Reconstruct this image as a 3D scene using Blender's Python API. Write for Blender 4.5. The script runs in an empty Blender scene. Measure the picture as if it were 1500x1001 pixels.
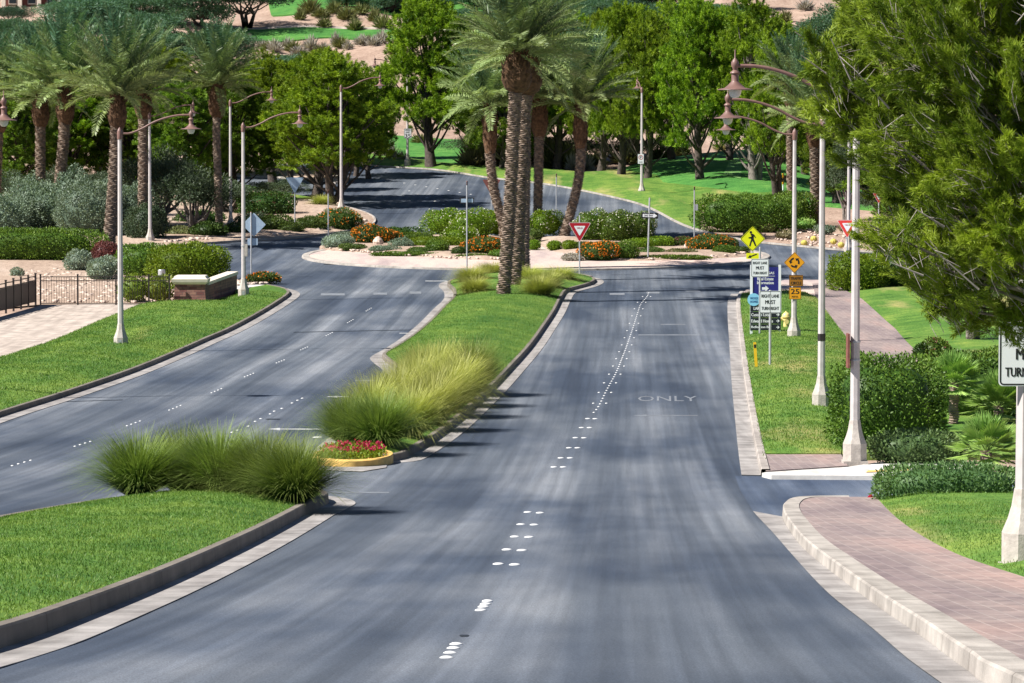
import bpy, math, random
import numpy as np
from mathutils import Vector, Matrix
from mathutils.geometry import delaunay_2d_cdt

rnd = random.Random(7)
R = np.random.default_rng(11)
scene = bpy.context.scene
COL = scene.collection
PI = math.pi

# ------------------------------------------------------------------ camera model and terrain profile
F, CX, CY, YH = 5500.0, 750.0, 500.5, 212.0
PITCH = math.atan((CY - YH) / F)
CAMZ = 8.1
def ray(y):
    u = CY - y
    return F * math.cos(PITCH) + u * math.sin(PITCH), -F * math.sin(PITCH) + u * math.cos(PITCH)
def slope(y):
    a, b = ray(y)
    return b / a
PROFILE = [(26.7, 1001), (31.4, 955), (39.3, 890), (49.5, 827), (67.3, 751), (85.8, 687), (110, 607), (132, 545), (152, 505),
           (184.8, 440), (211, 403), (229.5, 376), (243, 355), (253, 340), (268, 315), (288, 288), (322, 245), (355, 200),
           (430, 100), (470, 50), (515, 0), (610, -100)]
PD = np.array([-60, -20, 0, 18] + [d for d, y in PROFILE] + [900], float)
PZ = np.array([8.6, 7.5, 6.35, 4.98] + [CAMZ + d * slope(y) for d, y in PROFILE] + [CAMZ + 62], float)
def pchip_slopes(x, y):
    h = np.diff(x); dl = np.diff(y) / h
    m = np.zeros_like(y)
    for i in range(1, len(x) - 1):
        if dl[i - 1] * dl[i] > 0:
            w1 = 2 * h[i] + h[i - 1]; w2 = h[i] + 2 * h[i - 1]
            m[i] = (w1 + w2) / (w1 / dl[i - 1] + w2 / dl[i])
    m[0], m[-1] = dl[0], dl[-1]
    return m
PM = pchip_slopes(PD, PZ)
def zprof(Y):
    Y = np.asarray(Y, float)
    i = np.clip(np.searchsorted(PD, Y) - 1, 0, len(PD) - 2)
    h = PD[i + 1] - PD[i]; t = (Y - PD[i]) / h
    return ((2 * t**3 - 3 * t**2 + 1) * PZ[i] + (t**3 - 2 * t**2 + t) * h * PM[i]
            + (-2 * t**3 + 3 * t**2) * PZ[i + 1] + (t**3 - t**2) * h * PM[i + 1])
def zt(X, Y):
    X = np.asarray(X, float); Y = np.asarray(Y, float)
    k = np.clip((Y - 330) / 50, 0, 1)
    b = np.sin(X * .21 + Y * .05) * .5 + np.sin(X * .09 - Y * .11 + 1) * .8 + np.sin(X * .5 + Y * .23) * .2
    return zprof(Y) + k * b * .8
_Yt = np.arange(16, 850, .2)
_Zt = zprof(_Yt) - CAMZ
_a = np.arctan2(_Zt, _Yt) + PITCH
_yt = CY - np.tan(_a) * F
_o = np.argsort(_yt)
def G2(x, y):
    Y = float(np.interp(y, _yt[_o], _Yt[_o]))
    return ((x - CX) * Y / ray(y)[0], Y)
def P(x, y, dz=0.0):
    X, Y = G2(x, y)
    return Vector((X, Y, float(zt(X, Y)) + dz))
def S(y):
    return F / G2(CX, y)[1]          # photo pixels per metre on the ground seen at this row
def W(pts):
    return [(p[1], p[2]) if p[0] == 'w' else G2(*p) for p in pts]
def smooth(pts, closed=False, n=5):
    q = np.array(pts, float); N = len(q); out = []
    for i in range(N if closed else N - 1):
        if closed:
            a, b, c, d = q[(i - 1) % N], q[i], q[(i + 1) % N], q[(i + 2) % N]
        else:
            b, c = q[i], q[i + 1]
            a = q[i - 1] if i else 2 * b - c
            d = q[i + 2] if i + 2 < N else 2 * c - b
        for k in range(n):
            t = k / n
            # centripetal-ish: shorten tangents so uneven spacing does not overshoot
            L = np.linalg.norm(c - b) + 1e-9
            m1 = (c - a) * L / (np.linalg.norm(b - a) + L + 1e-9); m2 = (d - b) * L / (np.linalg.norm(d - c) + L + 1e-9)
            out.append((2*t**3-3*t**2+1)*b + (t**3-2*t**2+t)*m1 + (-2*t**3+3*t**2)*c + (t**3-t**2)*m2)
    if not closed: out.append(q[-1])
    return [tuple(p) for p in out]

# ------------------------------------------------------------------ mesh helpers
class MB:
    def __init__(s): s.v = []; s.f = []
    def add(s, vs, fs):
        o = len(s.v); s.v += [tuple(v) for v in vs]; s.f += [tuple(i + o for i in f) for f in fs]
        return s
    def box(s, c, d, rz=0):
        x, y, z = d[0] / 2, d[1] / 2, d[2] / 2; m = Matrix.Rotation(rz, 3, 'Z')
        vs = [m @ Vector((a * x, b * y, e * z)) + Vector(c) for a in (-1, 1) for b in (-1, 1) for e in (-1, 1)]
        return s.add(vs, [(0, 1, 3, 2), (4, 6, 7, 5), (0, 4, 5, 1), (2, 3, 7, 6), (0, 2, 6, 4), (1, 5, 7, 3)])
    def loft(s, rings, cap=True):
        n = len(rings[0]); vs = [p for r in rings for p in r]; fs = []
        for i in range(len(rings) - 1):
            for j in range(n):
                k = (j + 1) % n
                fs.append((i * n + j, i * n + k, (i + 1) * n + k, (i + 1) * n + j))
        if cap:
            fs.append(tuple(range(n - 1, -1, -1))); fs.append(tuple((len(rings) - 1) * n + j for j in range(n)))
        return s.add(vs, fs)
    def lathe(s, prof, n=16, c=(0, 0, 0), rot=0):
        return s.loft([[(c[0] + r * math.cos(2*PI*j/n + rot), c[1] + r * math.sin(2*PI*j/n + rot), c[2] + z) for j in range(n)] for r, z in prof])
    def tube(s, path, rad, n=8):
        path = [Vector(p) for p in path]; rings = []
        if not hasattr(rad, '__len__'): rad = [rad] * len(path)
        for i, p in enumerate(path):
            t = (path[min(i + 1, len(path) - 1)] - path[max(i - 1, 0)]).normalized()
            a = t.orthogonal().normalized() if abs(t.z) < .95 else (Vector((1, 0, 0)) - t * t.x).normalized()
            if i and abs(a.dot(pa)) < 2:
                a = (pa - t * pa.dot(t)).normalized()
            pa = a; b = t.cross(a)
            rings.append([p + (a * math.cos(2*PI*j/n) + b * math.sin(2*PI*j/n)) * rad[i] for j in range(n)])
        return s.loft(rings)
    def prism(s, pts, y0, y1):
        """polygon in the XZ plane extruded along Y"""
        n = len(pts)
        ar = sum(pts[i][0] * pts[(i+1) % n][1] - pts[(i+1) % n][0] * pts[i][1] for i in range(n))
        if ar < 0: pts = pts[::-1]
        vs = [(x, y0, z) for x, z in pts] + [(x, y1, z) for x, z in pts]
        return s.add(vs, [tuple(range(n)), tuple(range(2*n-1, n-1, -1))] + [(i, i + n, (i+1) % n + n, (i+1) % n) for i in range(n)])
    def build(s, name, mat, parent=None, sm=False):
        me = bpy.data.meshes.new(name); me.from_pydata(s.v, [], s.f)
        if sm:
            me.shade_smooth(); me.set_sharp_from_angle(angle=math.radians(40))
        return link(name, me, mat, parent)
def link(name, me, mat, parent=None):
    if mat is not None: me.materials.append(mat)
    o = bpy.data.objects.new(name, me); COL.objects.link(o)
    if parent is not None: o.parent = parent
    return o
def npmesh(name, V, Q, tint=None, tt=None):
    V = np.ascontiguousarray(V, np.float32); Q = np.ascontiguousarray(Q, np.int32)
    me = bpy.data.meshes.new(name); n = len(Q)
    me.vertices.add(len(V)); me.vertices.foreach_set('co', V.ravel())
    me.loops.add(n * 4); me.loops.foreach_set('vertex_index', Q.ravel())
    me.polygons.add(n); me.polygons.foreach_set('loop_start', np.arange(0, n * 4, 4, dtype=np.int32))
    me.update(calc_edges=True)
    for nm, arr in (('tint', tint), ('along', tt)):
        if arr is not None:
            at = me.attributes.new(nm, 'FLOAT', 'POINT'); at.data.foreach_set('value', np.ascontiguousarray(arr, np.float32))
    return me
def unit(a): return a / (np.linalg.norm(a, axis=-1, keepdims=True) + 1e-9)
def rdir(n): return unit(R.normal(size=(n, 3)))
def leaves(C, D, Ln, Wd, side=None):
    """diamond shaped leaf quads: start C, direction D, length Ln, width Wd"""
    N = len(C); D = unit(D)
    if side is None: side = rdir(N)
    s = unit(np.cross(D, side)); Ln = np.broadcast_to(Ln, (N,))[:, None]; Wd = np.broadcast_to(Wd, (N,))[:, None]
    m = C + D * Ln * .45
    V = np.stack([C, m + s * Wd / 2, C + D * Ln, m - s * Wd / 2], 1).reshape(-1, 3)
    return V, np.arange(4 * N).reshape(N, 4)
class NP:
    """collects quad arrays with a tint"""
    def __init__(s): s.V = []; s.Q = []; s.T = []; s.A = []; s.n = 0
    def add(s, V, Q, tint, along=None):
        s.V.append(V); s.Q.append(np.asarray(Q) + s.n); s.n += len(V)
        s.T.append(np.broadcast_to(tint, (len(V),)) if np.ndim(tint) < 1 or len(tint) != len(V) else tint)
        s.A.append(np.zeros(len(V)) if along is None else along)
    def mesh(s, name): return npmesh(name, np.concatenate(s.V), np.concatenate(s.Q), np.concatenate(s.T), np.concatenate(s.A))

def tag(o, label, cat, group=None):
    o['label'] = label; o['category'] = cat
    if group: o['group'] = group
    return o
def thing(name, label, cat, loc=(0, 0, 0), rz=0, group=None, scale=None):
    o = bpy.data.objects.new(name, None); COL.objects.link(o); o.empty_display_size = .2
    o.location = loc; o.rotation_euler = (0, 0, rz)
    if scale is not None: o.scale = scale
    return tag(o, label, cat, group)
def dup(o, parent=None):
    c = o.copy(); COL.objects.link(c)
    if parent is not None: c.parent = parent
    for ch in list(o.children): dup(ch, c)
    return c
def struct(o, kind='structure'):
    o['kind'] = kind
    return o
class Proto:
    """first use places the built thing itself, later uses place copies of it and of its parts"""
    def __init__(s, root): s.root = root; s.used = False
    def put(s, loc, label, rz=0, scale=(1, 1, 1), group=None, cat=None):
        o = s.root if not s.used else dup(s.root)
        s.used = True
        o.location = loc; o.rotation_euler = (0, 0, rz)
        o.scale = scale if hasattr(scale, '__len__') else (scale,) * 3
        o['label'] = label
        if cat: o['category'] = cat
        if group: o['group'] = group
        elif 'group' in o: del o['group']
        return o

# ------------------------------------------------------------------ materials
def nodes(name):
    m = bpy.data.materials.new(name); m.use_nodes = True
    nt = m.node_tree; nt.nodes.clear()
    out = nt.nodes.new('ShaderNodeOutputMaterial'); b = nt.nodes.new('ShaderNodeBsdfPrincipled')
    nt.links.new(b.outputs[0], out.inputs[0])
    return m, nt, b, out
def N(nt, t, **kw):
    n = nt.nodes.new(t)
    for k, v in kw.items(): setattr(n, k, v)
    return n
def noise(nt, vec, sc, det=3, rough=.55, dim='3D'):
    n = N(nt, 'ShaderNodeTexNoise'); n.inputs['Scale'].default_value = sc; n.inputs['Detail'].default_value = det
    n.inputs['Roughness'].default_value = rough
    if vec is not None: nt.links.new(vec, n.inputs['Vector'])
    return n.outputs[0]
def mapping(nt, vec, scale, rot=(0, 0, 0)):
    n = N(nt, 'ShaderNodeMapping'); n.inputs['Scale'].default_value = scale; n.inputs['Rotation'].default_value = rot
    nt.links.new(vec, n.inputs['Vector'])
    return n.outputs[0]
def ramp(nt, fac, stops):
    n = N(nt, 'ShaderNodeValToRGB'); e = n.color_ramp.elements
    while len(e) < len(stops): e.new(.5)
    for i, (p, c) in enumerate(stops):
        e[i].position = p; e[i].color = (*c, 1) if len(c) == 3 else c
    nt.links.new(fac, n.inputs[0])
    return n.outputs[0]
def mix(nt, fac, a, b, mode='MIX'):
    n = N(nt, 'ShaderNodeMix', data_type='RGBA', blend_type=mode)
    for s, v in ((n.inputs[0], fac), (n.inputs[6], a), (n.inputs[7], b)):
        if isinstance(v, (int, float)): s.default_value = v
        elif isinstance(v, tuple): s.default_value = (*v, 1)
        else: nt.links.new(v, s)
    return n.outputs[2]
def bump(nt, b, h, st, dist=.02):
    n = N(nt, 'ShaderNodeBump'); n.inputs['Strength'].default_value = st; n.inputs['Distance'].default_value = dist
    nt.links.new(h, n.inputs['Height']); nt.links.new(n.outputs[0], b.inputs['Normal'])
def gpos(nt): return N(nt, 'ShaderNodeNewGeometry').outputs['Position']
def opos(nt): return N(nt, 'ShaderNodeTexCoord').outputs['Object']
def plain(name, c, rough=.6, metal=0, var=.25, sc=6, bmp=0, world=False, spec=.4):
    m, nt, b, _ = nodes(name)
    v = gpos(nt) if world else opos(nt)
    n = noise(nt, v, sc, 5)
    lo = tuple(x * (1 - var) for x in c); hi = tuple(min(1, x * (1 + var)) for x in c)
    nt.links.new(ramp(nt, n, [(.3, lo), (.7, hi)]), b.inputs['Base Color'])
    b.inputs['Roughness'].default_value = rough; b.inputs['Metallic'].default_value = metal
    b.inputs['Specular IOR Level'].default_value = spec
    if bmp: bump(nt, b, noise(nt, v, sc * 4, 4), bmp)
    return m
def leafmat(name, c0, c1, trans=.3, rough=.5, along=None, hue=.022):
    m, nt, b, out = nodes(name)
    a = N(nt, 'ShaderNodeAttribute', attribute_name='tint').outputs['Fac']
    col = ramp(nt, a, [(0, c0), (1, c1)])
    if along:
        t = N(nt, 'ShaderNodeAttribute', attribute_name='along').outputs['Fac']
        f = ramp(nt, t, [(along[0], (0, 0, 0)), (along[1], (1, 1, 1))])
        col = mix(nt, f, col, along[2])
    if hue:
        oi = N(nt, 'ShaderNodeObjectInfo').outputs['Random']
        h = N(nt, 'ShaderNodeHueSaturation'); nt.links.new(col, h.inputs['Color'])
        mr = N(nt, 'ShaderNodeMapRange'); nt.links.new(oi, mr.inputs[0]); mr.inputs[3].default_value = .5 - hue / 2; mr.inputs[4].default_value = .5 + hue / 2
        nt.links.new(mr.outputs[0], h.inputs['Hue'])
        mv = N(nt, 'ShaderNodeMapRange'); nt.links.new(oi, mv.inputs[0]); mv.inputs[3].default_value = .85; mv.inputs[4].default_value = 1.18
        nt.links.new(mv.outputs[0], h.inputs['Value']); col = h.outputs[0]
    nt.links.new(col, b.inputs['Base Color']); b.inputs['Roughness'].default_value = rough; b.inputs['Specular IOR Level'].default_value = .25
    tr = N(nt, 'ShaderNodeBsdfTranslucent'); nt.links.new(mix(nt, 1.0, col, (1.0, 1.06, .5), 'MULTIPLY'), tr.inputs[0])
    ms = N(nt, 'ShaderNodeMixShader'); ms.inputs[0].default_value = trans
    nt.links.new(b.outputs[0], ms.inputs[1]); nt.links.new(tr.outputs[0], ms.inputs[2]); nt.links.new(ms.outputs[0], out.inputs[0])
    return m
def asphalt(name='asphalt', gain=(1, 1, 1)):
    m, nt, b, _ = nodes(name)
    g = gpos(nt)
    sp = N(nt, 'ShaderNodeSeparateXYZ'); nt.links.new(g, sp.inputs[0])
    mu = N(nt, 'ShaderNodeMath', operation='MULTIPLY_ADD'); nt.links.new(sp.outputs[1], mu.inputs[0]); mu.inputs[1].default_value = -.031
    nt.links.new(sp.outputs[0], mu.inputs[2])
    cb = N(nt, 'ShaderNodeCombineXYZ'); nt.links.new(mu.outputs[0], cb.inputs[0]); nt.links.new(sp.outputs[1], cb.inputs[1])
    v = cb.outputs[0]
    track = noise(nt, mapping(nt, v, (.62, .010, 1)), 1, 3, .6)
    fine = noise(nt, mapping(nt, v, (6, .05, 1)), 1, 3, .6)
    patch = noise(nt, mapping(nt, v, (.20, .045, 1)), 1, 4, .55)
    band = noise(nt, mapping(nt, v, (.06, .16, 1)), 1, 2, .6)
    base = ramp(nt, track, [(.29, (.048, .061, .084)), (.48, (.096, .111, .136)), (.68, (.205, .219, .244))])
    base = mix(nt, ramp(nt, patch, [(.40, (1, 1, 1)), (.58, (0, 0, 0))]), base, mix(nt, 1.0, base, (.40, .46, .56), 'MULTIPLY'))
    base = mix(nt, .55, base, mix(nt, 1.0, base, ramp(nt, fine, [(.3, (.68, .68, .68)), (.7, (1.34, 1.34, 1.34))]), 'MULTIPLY'))
    base = mix(nt, .45, base, mix(nt, 1.0, base, ramp(nt, band, [(.35, (.75, .77, .8)), (.6, (1.12, 1.1, 1.08))]), 'MULTIPLY'))
    gr = noise(nt, mapping(nt, g, (1, .45, 1)), 60, 3, .8)
    base = mix(nt, .85, base, mix(nt, 1.0, base, ramp(nt, gr, [(.32, (.5, .5, .5)), (.5, (1, 1, 1)), (.68, (1.6, 1.6, 1.58))]), 'MULTIPLY'))
    base = mix(nt, 1.0, base, gain, 'MULTIPLY')
    nt.links.new(base, b.inputs['Base Color'])
    b.inputs['Roughness'].default_value = .75; b.inputs['Specular IOR Level'].default_value = .3
    return m
def concrete(name, c, stain=.35, joint=True):
    m, nt, b, _ = nodes(name)
    g = gpos(nt)
    n = noise(nt, g, 1.3, 5, .6); k = noise(nt, mapping(nt, g, (3, .15, 3)), 1, 4)
    col = ramp(nt, n, [(.25, tuple(x * (1 - stain) for x in c)), (.6, c), (.8, tuple(min(x * 1.15, .9) for x in c))])
    col = mix(nt, .6, col, mix(nt, 1.0, col, ramp(nt, k, [(.35, (.68, .66, .66)), (.6, (1.08, 1.08, 1.08))]), 'MULTIPLY'))
    if joint:
        w = N(nt, 'ShaderNodeTexWave', bands_direction='Y', wave_profile='SAW'); w.inputs['Scale'].default_value = .1 * PI / 3.0 * .96
        nt.links.new(g, w.inputs[0])
        col = mix(nt, ramp(nt, w.outputs[1], [(0.0, (1, 1, 1)), (.02, (0, 0, 0))]), col, mix(nt, 1.0, col, (.5, .48, .47), 'MULTIPLY'))
    nt.links.new(col, b.inputs['Base Color']); b.inputs['Roughness'].default_value = .85; b.inputs['Specular IOR Level'].default_value = .25
    bump(nt, b, noise(nt, g, 30, 4), .25)
    return m
def lawnmat(name, lo, mid, hi, dry, streak=True, dryamt=.6):
    m, nt, b, _ = nodes(name)
    g = gpos(nt)
    a = noise(nt, mapping(nt, g, (.5, .12, .5)), 1, 5, .62)
    c = noise(nt, mapping(nt, g, (11, 3.5, 11)), 1, 4, .7)
    d = noise(nt, mapping(nt, g, (.28, .055, .3)), 1, 4, .6)
    col = ramp(nt, a, [(.3, lo), (.5, mid), (.72, hi)])
    col = mix(nt, .75, col, mix(nt, 1.0, col, ramp(nt, c, [(.28, (.5, .55, .5)), (.5, (1, 1, 1)), (.72, (1.45, 1.35, 1.3))]), 'MULTIPLY'))
    col = mix(nt, ramp(nt, d, [(dryamt, (0, 0, 0)), (dryamt + .14, (.75, .75, .75))]), col, dry)
    nt.links.new(col, b.inputs['Base Color']); b.inputs['Roughness'].default_value = .8; b.inputs['Specular IOR Level'].default_value = .15
    e = noise(nt, mapping(nt, g, (.55, 1.0, .5)), 1, 5, .65)
    col = mix(nt, .9, col, mix(nt, 1.0, col, ramp(nt, e, [(.3, (.55, .68, .6)), (.5, (1, 1, 1)), (.72, (1.5, 1.25, 1.25))]), 'MULTIPLY'))
    nt.links.new(col, b.inputs['Base Color'])
    bump(nt, b, c, .9, .05)
    return m
def brickmat(name, c1, c2, mortar, w=.22, h=.11, rot=0, scale=1):
    m, nt, b, _ = nodes(name)
    g = gpos(nt)
    br = N(nt, 'ShaderNodeTexBrick'); br.inputs['Scale'].default_value = scale
    br.inputs['Color1'].default_value = (*c1, 1); br.inputs['Color2'].default_value = (*c2, 1); br.inputs['Mortar'].default_value = (*mortar, 1)
    br.inputs['Brick Width'].default_value = w; br.inputs['Row Height'].default_value = h; br.inputs['Mortar Size'].default_value = .010
    nt.links.new(mapping(nt, g, (1, 1, 1), (0, 0, rot)), br.inputs[0])
    n = noise(nt, mapping(nt, g, (.6, .12, 1)), 1, 4)
    n2 = noise(nt, g, 9, 3)
    col = mix(nt, .8, br.outputs[0], mix(nt, 1.0, br.outputs[0], ramp(nt, n, [(.3, (.62, .6, .68)), (.5, (1, 1, 1)), (.7, (1.3, 1.12, 1.06))]), 'MULTIPLY'))
    col = mix(nt, .5, col, mix(nt, 1.0, col, ramp(nt, n2, [(.3, (.7, .7, .7)), (.7, (1.25, 1.25, 1.25))]), 'MULTIPLY'))
    nt.links.new(col, b.inputs['Base Color']); b.inputs['Roughness'].default_value = .8; b.inputs['Specular IOR Level'].default_value = .25
    return m
def sandmat(name, c0, c1, c2):
    m, nt, b, _ = nodes(name)
    g = gpos(nt)
    a = noise(nt, mapping(nt, g, (.25, .1, .3)), 1, 6, .65); c = noise(nt, mapping(nt, g, (3, 1.2, 3)), 1, 5, .7)
    col = ramp(nt, a, [(.3, c0), (.5, c1), (.7, c2)])
    col = mix(nt, .8, col, mix(nt, 1.0, col, ramp(nt, c, [(.3, (.55, .52, .5)), (.5, (1, 1, 1)), (.75, (1.2, 1.2, 1.2))]), 'MULTIPLY'))
    nt.links.new(col, b.inputs['Base Color']); b.inputs['Roughness'].default_value = .9; b.inputs['Specular IOR Level'].default_value = .15
    bump(nt, b, c, .7, .1)
    return m
def stonemat():
    m, nt, b, _ = nodes('veneer_stone')
    o = opos(nt)
    br = N(nt, 'ShaderNodeTexBrick'); br.inputs['Scale'].default_value = 1; br.offset = .37
    br.inputs['Brick Width'].default_value = .34; br.inputs['Row Height'].default_value = .13; br.inputs['Mortar Size'].default_value = .009
    br.inputs['Color1'].default_value = (.16, .058, .053, 1); br.inputs['Color2'].default_value = (.33, .18, .135, 1); br.inputs['Mortar'].default_value = (.09, .06, .06, 1)
    br.inputs['Bias'].default_value = -.1
    nt.links.new(mapping(nt, o, (1, 1, 1), (PI / 2, 0, 0)), br.inputs[0])
    n = noise(nt, o, 3.2, 4)
    col = mix(nt, .8, br.outputs[0], mix(nt, 1.0, br.outputs[0], ramp(nt, n, [(.3, (.6, .6, .66)), (.7, (1.4, 1.35, 1.3))]), 'MULTIPLY'))
    nt.links.new(col, b.inputs['Base Color']); b.inputs['Roughness'].default_value = .85
    bump(nt, b, br.outputs[1], -.6, .03)
    return m
M = {}
M['asphalt'] = asphalt()
M['asphalt2'] = asphalt('bluish_asphalt', (1.15, 1.22, 1.34))
M['kerb_dark'] = concrete('dirty_kerb_concrete', (.20, .175, .15))  # darker copy: shade on kerb faces turned from the sun is painted in
M['kerb'] = concrete('kerb_concrete', (.40, .36, .33))
M['kerb_white'] = concrete('pale_kerb_concrete', (.42, .385, .35), .5)
M['gutter'] = concrete('gutter_concrete', (.335, .315, .305), .5)
M['plaza'] = concrete('stained_concrete', (.50, .425, .37), .45)
M['ramp'] = concrete('ramp_concrete', (.62, .60, .57), .15, False)
M['lawn'] = lawnmat('lawn_grass', (.042, .118, .022), (.092, .182, .032), (.175, .255, .050), (.30, .27, .10), dryamt=.64)
M['verge'] = lawnmat('verge_grass', (.052, .138, .022), (.100, .195, .034), (.185, .265, .052), (.37, .31, .13), dryamt=.54)
M['fairway'] = lawnmat('fairway_grass', (.045, .16, .035), (.065, .20, .040), (.10, .24, .05), (.26, .26, .10), dryamt=.68)
M['fair2'] = lawnmat('pale_mown_grass', (.12, .27, .08), (.14, .29, .09), (.16, .31, .10), (.16, .3, .1), dryamt=.9)
M['brick'] = brickmat('brick_paving', (.225, .178, .172), (.30, .236, .222), (.315, .265, .25), .42, .21, PI / 2)
M['apron'] = brickmat('pink_paving', (.50, .40, .355), (.56, .45, .40), (.45, .375, .34))
M['sand'] = sandmat('desert_sand', (.26, .175, .135), (.35, .25, .195), (.44, .33, .265))
M['gravel'] = sandmat('gravel_mulch', (.30, .215, .165), (.385, .29, .228), (.47, .375, .31))
M['paint'] = plain('worn_road_paint', (.42, .43, .44), .7, var=.4, sc=2.5)
M['worn'] = plain('very_worn_road_paint', (.165, .18, .205), .8, var=.3, sc=3)
M['dot'] = plain('white_ceramic', (.66, .66, .66), .35, var=.05)
M['greydot'] = plain('dusty_white_ceramic', (.55, .56, .57), .5, var=.1)
M['tar'] = plain('dark_tar_patch', (.016, .018, .022), .5, var=.2)  # also colours the painted lamp head shadow
M['pole'] = plain('pale_concrete_pole', (.50, .46, .455), .6, var=.1, sc=4)
M['pole_base'] = plain('cast_concrete', (.43, .39, .355), .85, var=.2, sc=7, bmp=.3)
M['lampbrown'] = plain('brown_painted_metal', (.185, .105, .09), .45, var=.15)
M['globe'] = plain('frosted_glass', (.55, .56, .55), .25, var=.04)
M['galv'] = plain('galvanised_steel', (.46, .47, .49), .42, .35, var=.15, sc=9)
M['rust'] = plain('red_brown_steel', (.20, .07, .055), .6, var=.25)
M['alu'] = plain('aluminium_sheet', (.40, .52, .66), .35, .2, var=.08)  # blue tint paints the reflected sky into the metal's base colour
M['white'] = plain('white_sheeting', (.80, .83, .85), .4, var=.03)
M['black'] = plain('black_ink', (.012, .012, .014), .5, var=.1)
M['red'] = plain('red_sheeting', (.42, .012, .025), .4, var=.05)
M['redlight'] = plain('faded_red_sheeting', (.70, .05, .045), .4, var=.05)  # brighter copy of the red, sunlight on the turned sign painted in
M['yellow'] = plain('fluorescent_yellow_sheeting', (.80, .82, .01), .4, var=.03)
M['orange'] = plain('orange_sheeting', (.78, .34, .012), .4, var=.04)
M['brownor'] = plain('dull_orange_sheeting', (.34, .14, .012), .45, var=.06)  # darker copy of the orange, weak light on the plaque painted in
M['navy'] = plain('navy_panel', (.020, .022, .19), .4, var=.06)
M['darkpanel'] = plain('charcoal_panel', (.014, .017, .026), .45, var=.1)
M['skyblue'] = plain('light_blue_panel', (.25, .60, .82), .4, var=.04)
M['deepblue'] = plain('blue_ink', (.03, .10, .28), .45, var=.05)
M['hydrant'] = plain('cream_yellow_enamel', (.74, .60, .24), .4, var=.08)
M['stake'] = plain('yellow_plastic', (.80, .50, .02), .5, var=.06)
M['iron'] = plain('dark_brown_iron', (.028, .022, .022), .5, var=.2)
M['brownpanel'] = plain('brown_fence_panel', (.055, .036, .034), .55, var=.12)
M['cream'] = plain('cream_cast_stone', (.66, .60, .51), .75, var=.08, sc=3, bmp=.1)
M['stone'] = stonemat()
M['bed_kerb'] = plain('ochre_painted_kerb', (.70, .44, .13), .7, var=.2, sc=5)
M['rock'] = plain('pale_pink_rock', (.58, .46, .39), .9, var=.25, sc=5, bmp=.6)
M['bark'] = plain('dark_bark', (.075, .058, .05), .9, var=.5, sc=7, bmp=.8)
M['bark2'] = plain('grey_bark', (.17, .145, .13), .9, var=.5, sc=7, bmp=.8)
M['deadwood'] = plain('grey_dead_twig', (.34, .30, .28), .9, var=.3, sc=9)
M['palm_trunk'] = plain('palm_trunk_husk', (.235, .178, .138), .9, var=.55, sc=5, bmp=.5)
M['boots'] = plain('palm_frond_stubs', (.105, .056, .028), .9, var=.6, sc=6, bmp=.5)
M['flag'] = plain('red_flag_cloth', (.55, .02, .05), .6, var=.1)
M['wallred'] = plain('terracotta_render', (.16, .055, .045), .85, var=.15, sc=.5)
M['glass'] = plain('dark_window_glass', (.012, .014, .018), .1, var=.1)
# foliage
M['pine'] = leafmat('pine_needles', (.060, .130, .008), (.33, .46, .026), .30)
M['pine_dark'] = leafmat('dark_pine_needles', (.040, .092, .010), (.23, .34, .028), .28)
M['pine_near'] = leafmat('aleppo_pine_needles', (.080, .140, .010), (.34, .43, .036), .32, along=(.6, 1.0, (.37, .44, .065)))
M['blue_tree'] = leafmat('mesquite_leaves', (.045, .115, .065), (.11, .20, .115), .3)
M['dark_tree'] = leafmat('dark_mesquite_leaves', (.018, .050, .032), (.05, .105, .06), .25)
M['palm'] = leafmat('date_palm_leaflets', (.055, .135, .075), (.29, .36, .14), .28, .4)
M['fan'] = leafmat('fan_palm_leaf', (.12, .26, .05), (.36, .50, .14), .25, .4)
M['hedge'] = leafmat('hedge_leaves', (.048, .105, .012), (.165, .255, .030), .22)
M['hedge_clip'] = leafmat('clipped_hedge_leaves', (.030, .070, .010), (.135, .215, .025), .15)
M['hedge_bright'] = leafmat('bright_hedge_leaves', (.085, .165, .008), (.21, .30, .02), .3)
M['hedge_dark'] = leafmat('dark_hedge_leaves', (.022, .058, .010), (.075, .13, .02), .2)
M['juniper'] = leafmat('juniper_sprays', (.065, .13, .045), (.16, .245, .085), .2)
M['sage'] = leafmat('silvery_sage_leaves', (.11, .16, .115), (.24, .30, .21), .2)
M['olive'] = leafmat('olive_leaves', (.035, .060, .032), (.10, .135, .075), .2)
M['cushion'] = leafmat('grey_green_cushion_leaves', (.16, .22, .17), (.30, .36, .27), .2)
M['lantana'] = leafmat('lantana_leaves', (.05, .09, .02), (.11, .16, .03), .25)
M['dry'] = leafmat('dry_scrub_leaves', (.17, .16, .085), (.33, .29, .17), .2)
M['greyscrub'] = leafmat('grey_scrub_twigs', (.24, .22, .19), (.42, .39, .35), .15)
M['olivescrub'] = leafmat('creosote_leaves', (.105, .125, .042), (.21, .215, .085), .2)
M['acacia'] = leafmat('pale_acacia_leaves', (.12, .20, .05), (.27, .35, .12), .35)
M['fountain'] = leafmat('fountain_grass_blades', (.028, .085, .022), (.08, .16, .035), .3, along=(.35, 1.0, (.24, .30, .075)))
M['fountain_lime'] = leafmat('lime_fountain_grass_blades', (.13, .20, .03), (.27, .33, .06), .35, along=(.3, .95, (.48, .48, .16)))
M['blade'] = leafmat('grass_blade', (.065, .155, .024), (.25, .35, .075), .35, hue=0)
M['bloom_orange'] = leafmat('orange_blooms', (.70, .16, .012), (.85, .30, .02), .2, hue=0)
M['bloom_pink'] = leafmat('pink_blooms', (.30, .008, .04), (.55, .03, .12), .2, hue=0)
M['bloom_white'] = leafmat('white_blooms', (.75, .72, .62), (.85, .83, .76), .2, hue=0)
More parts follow.
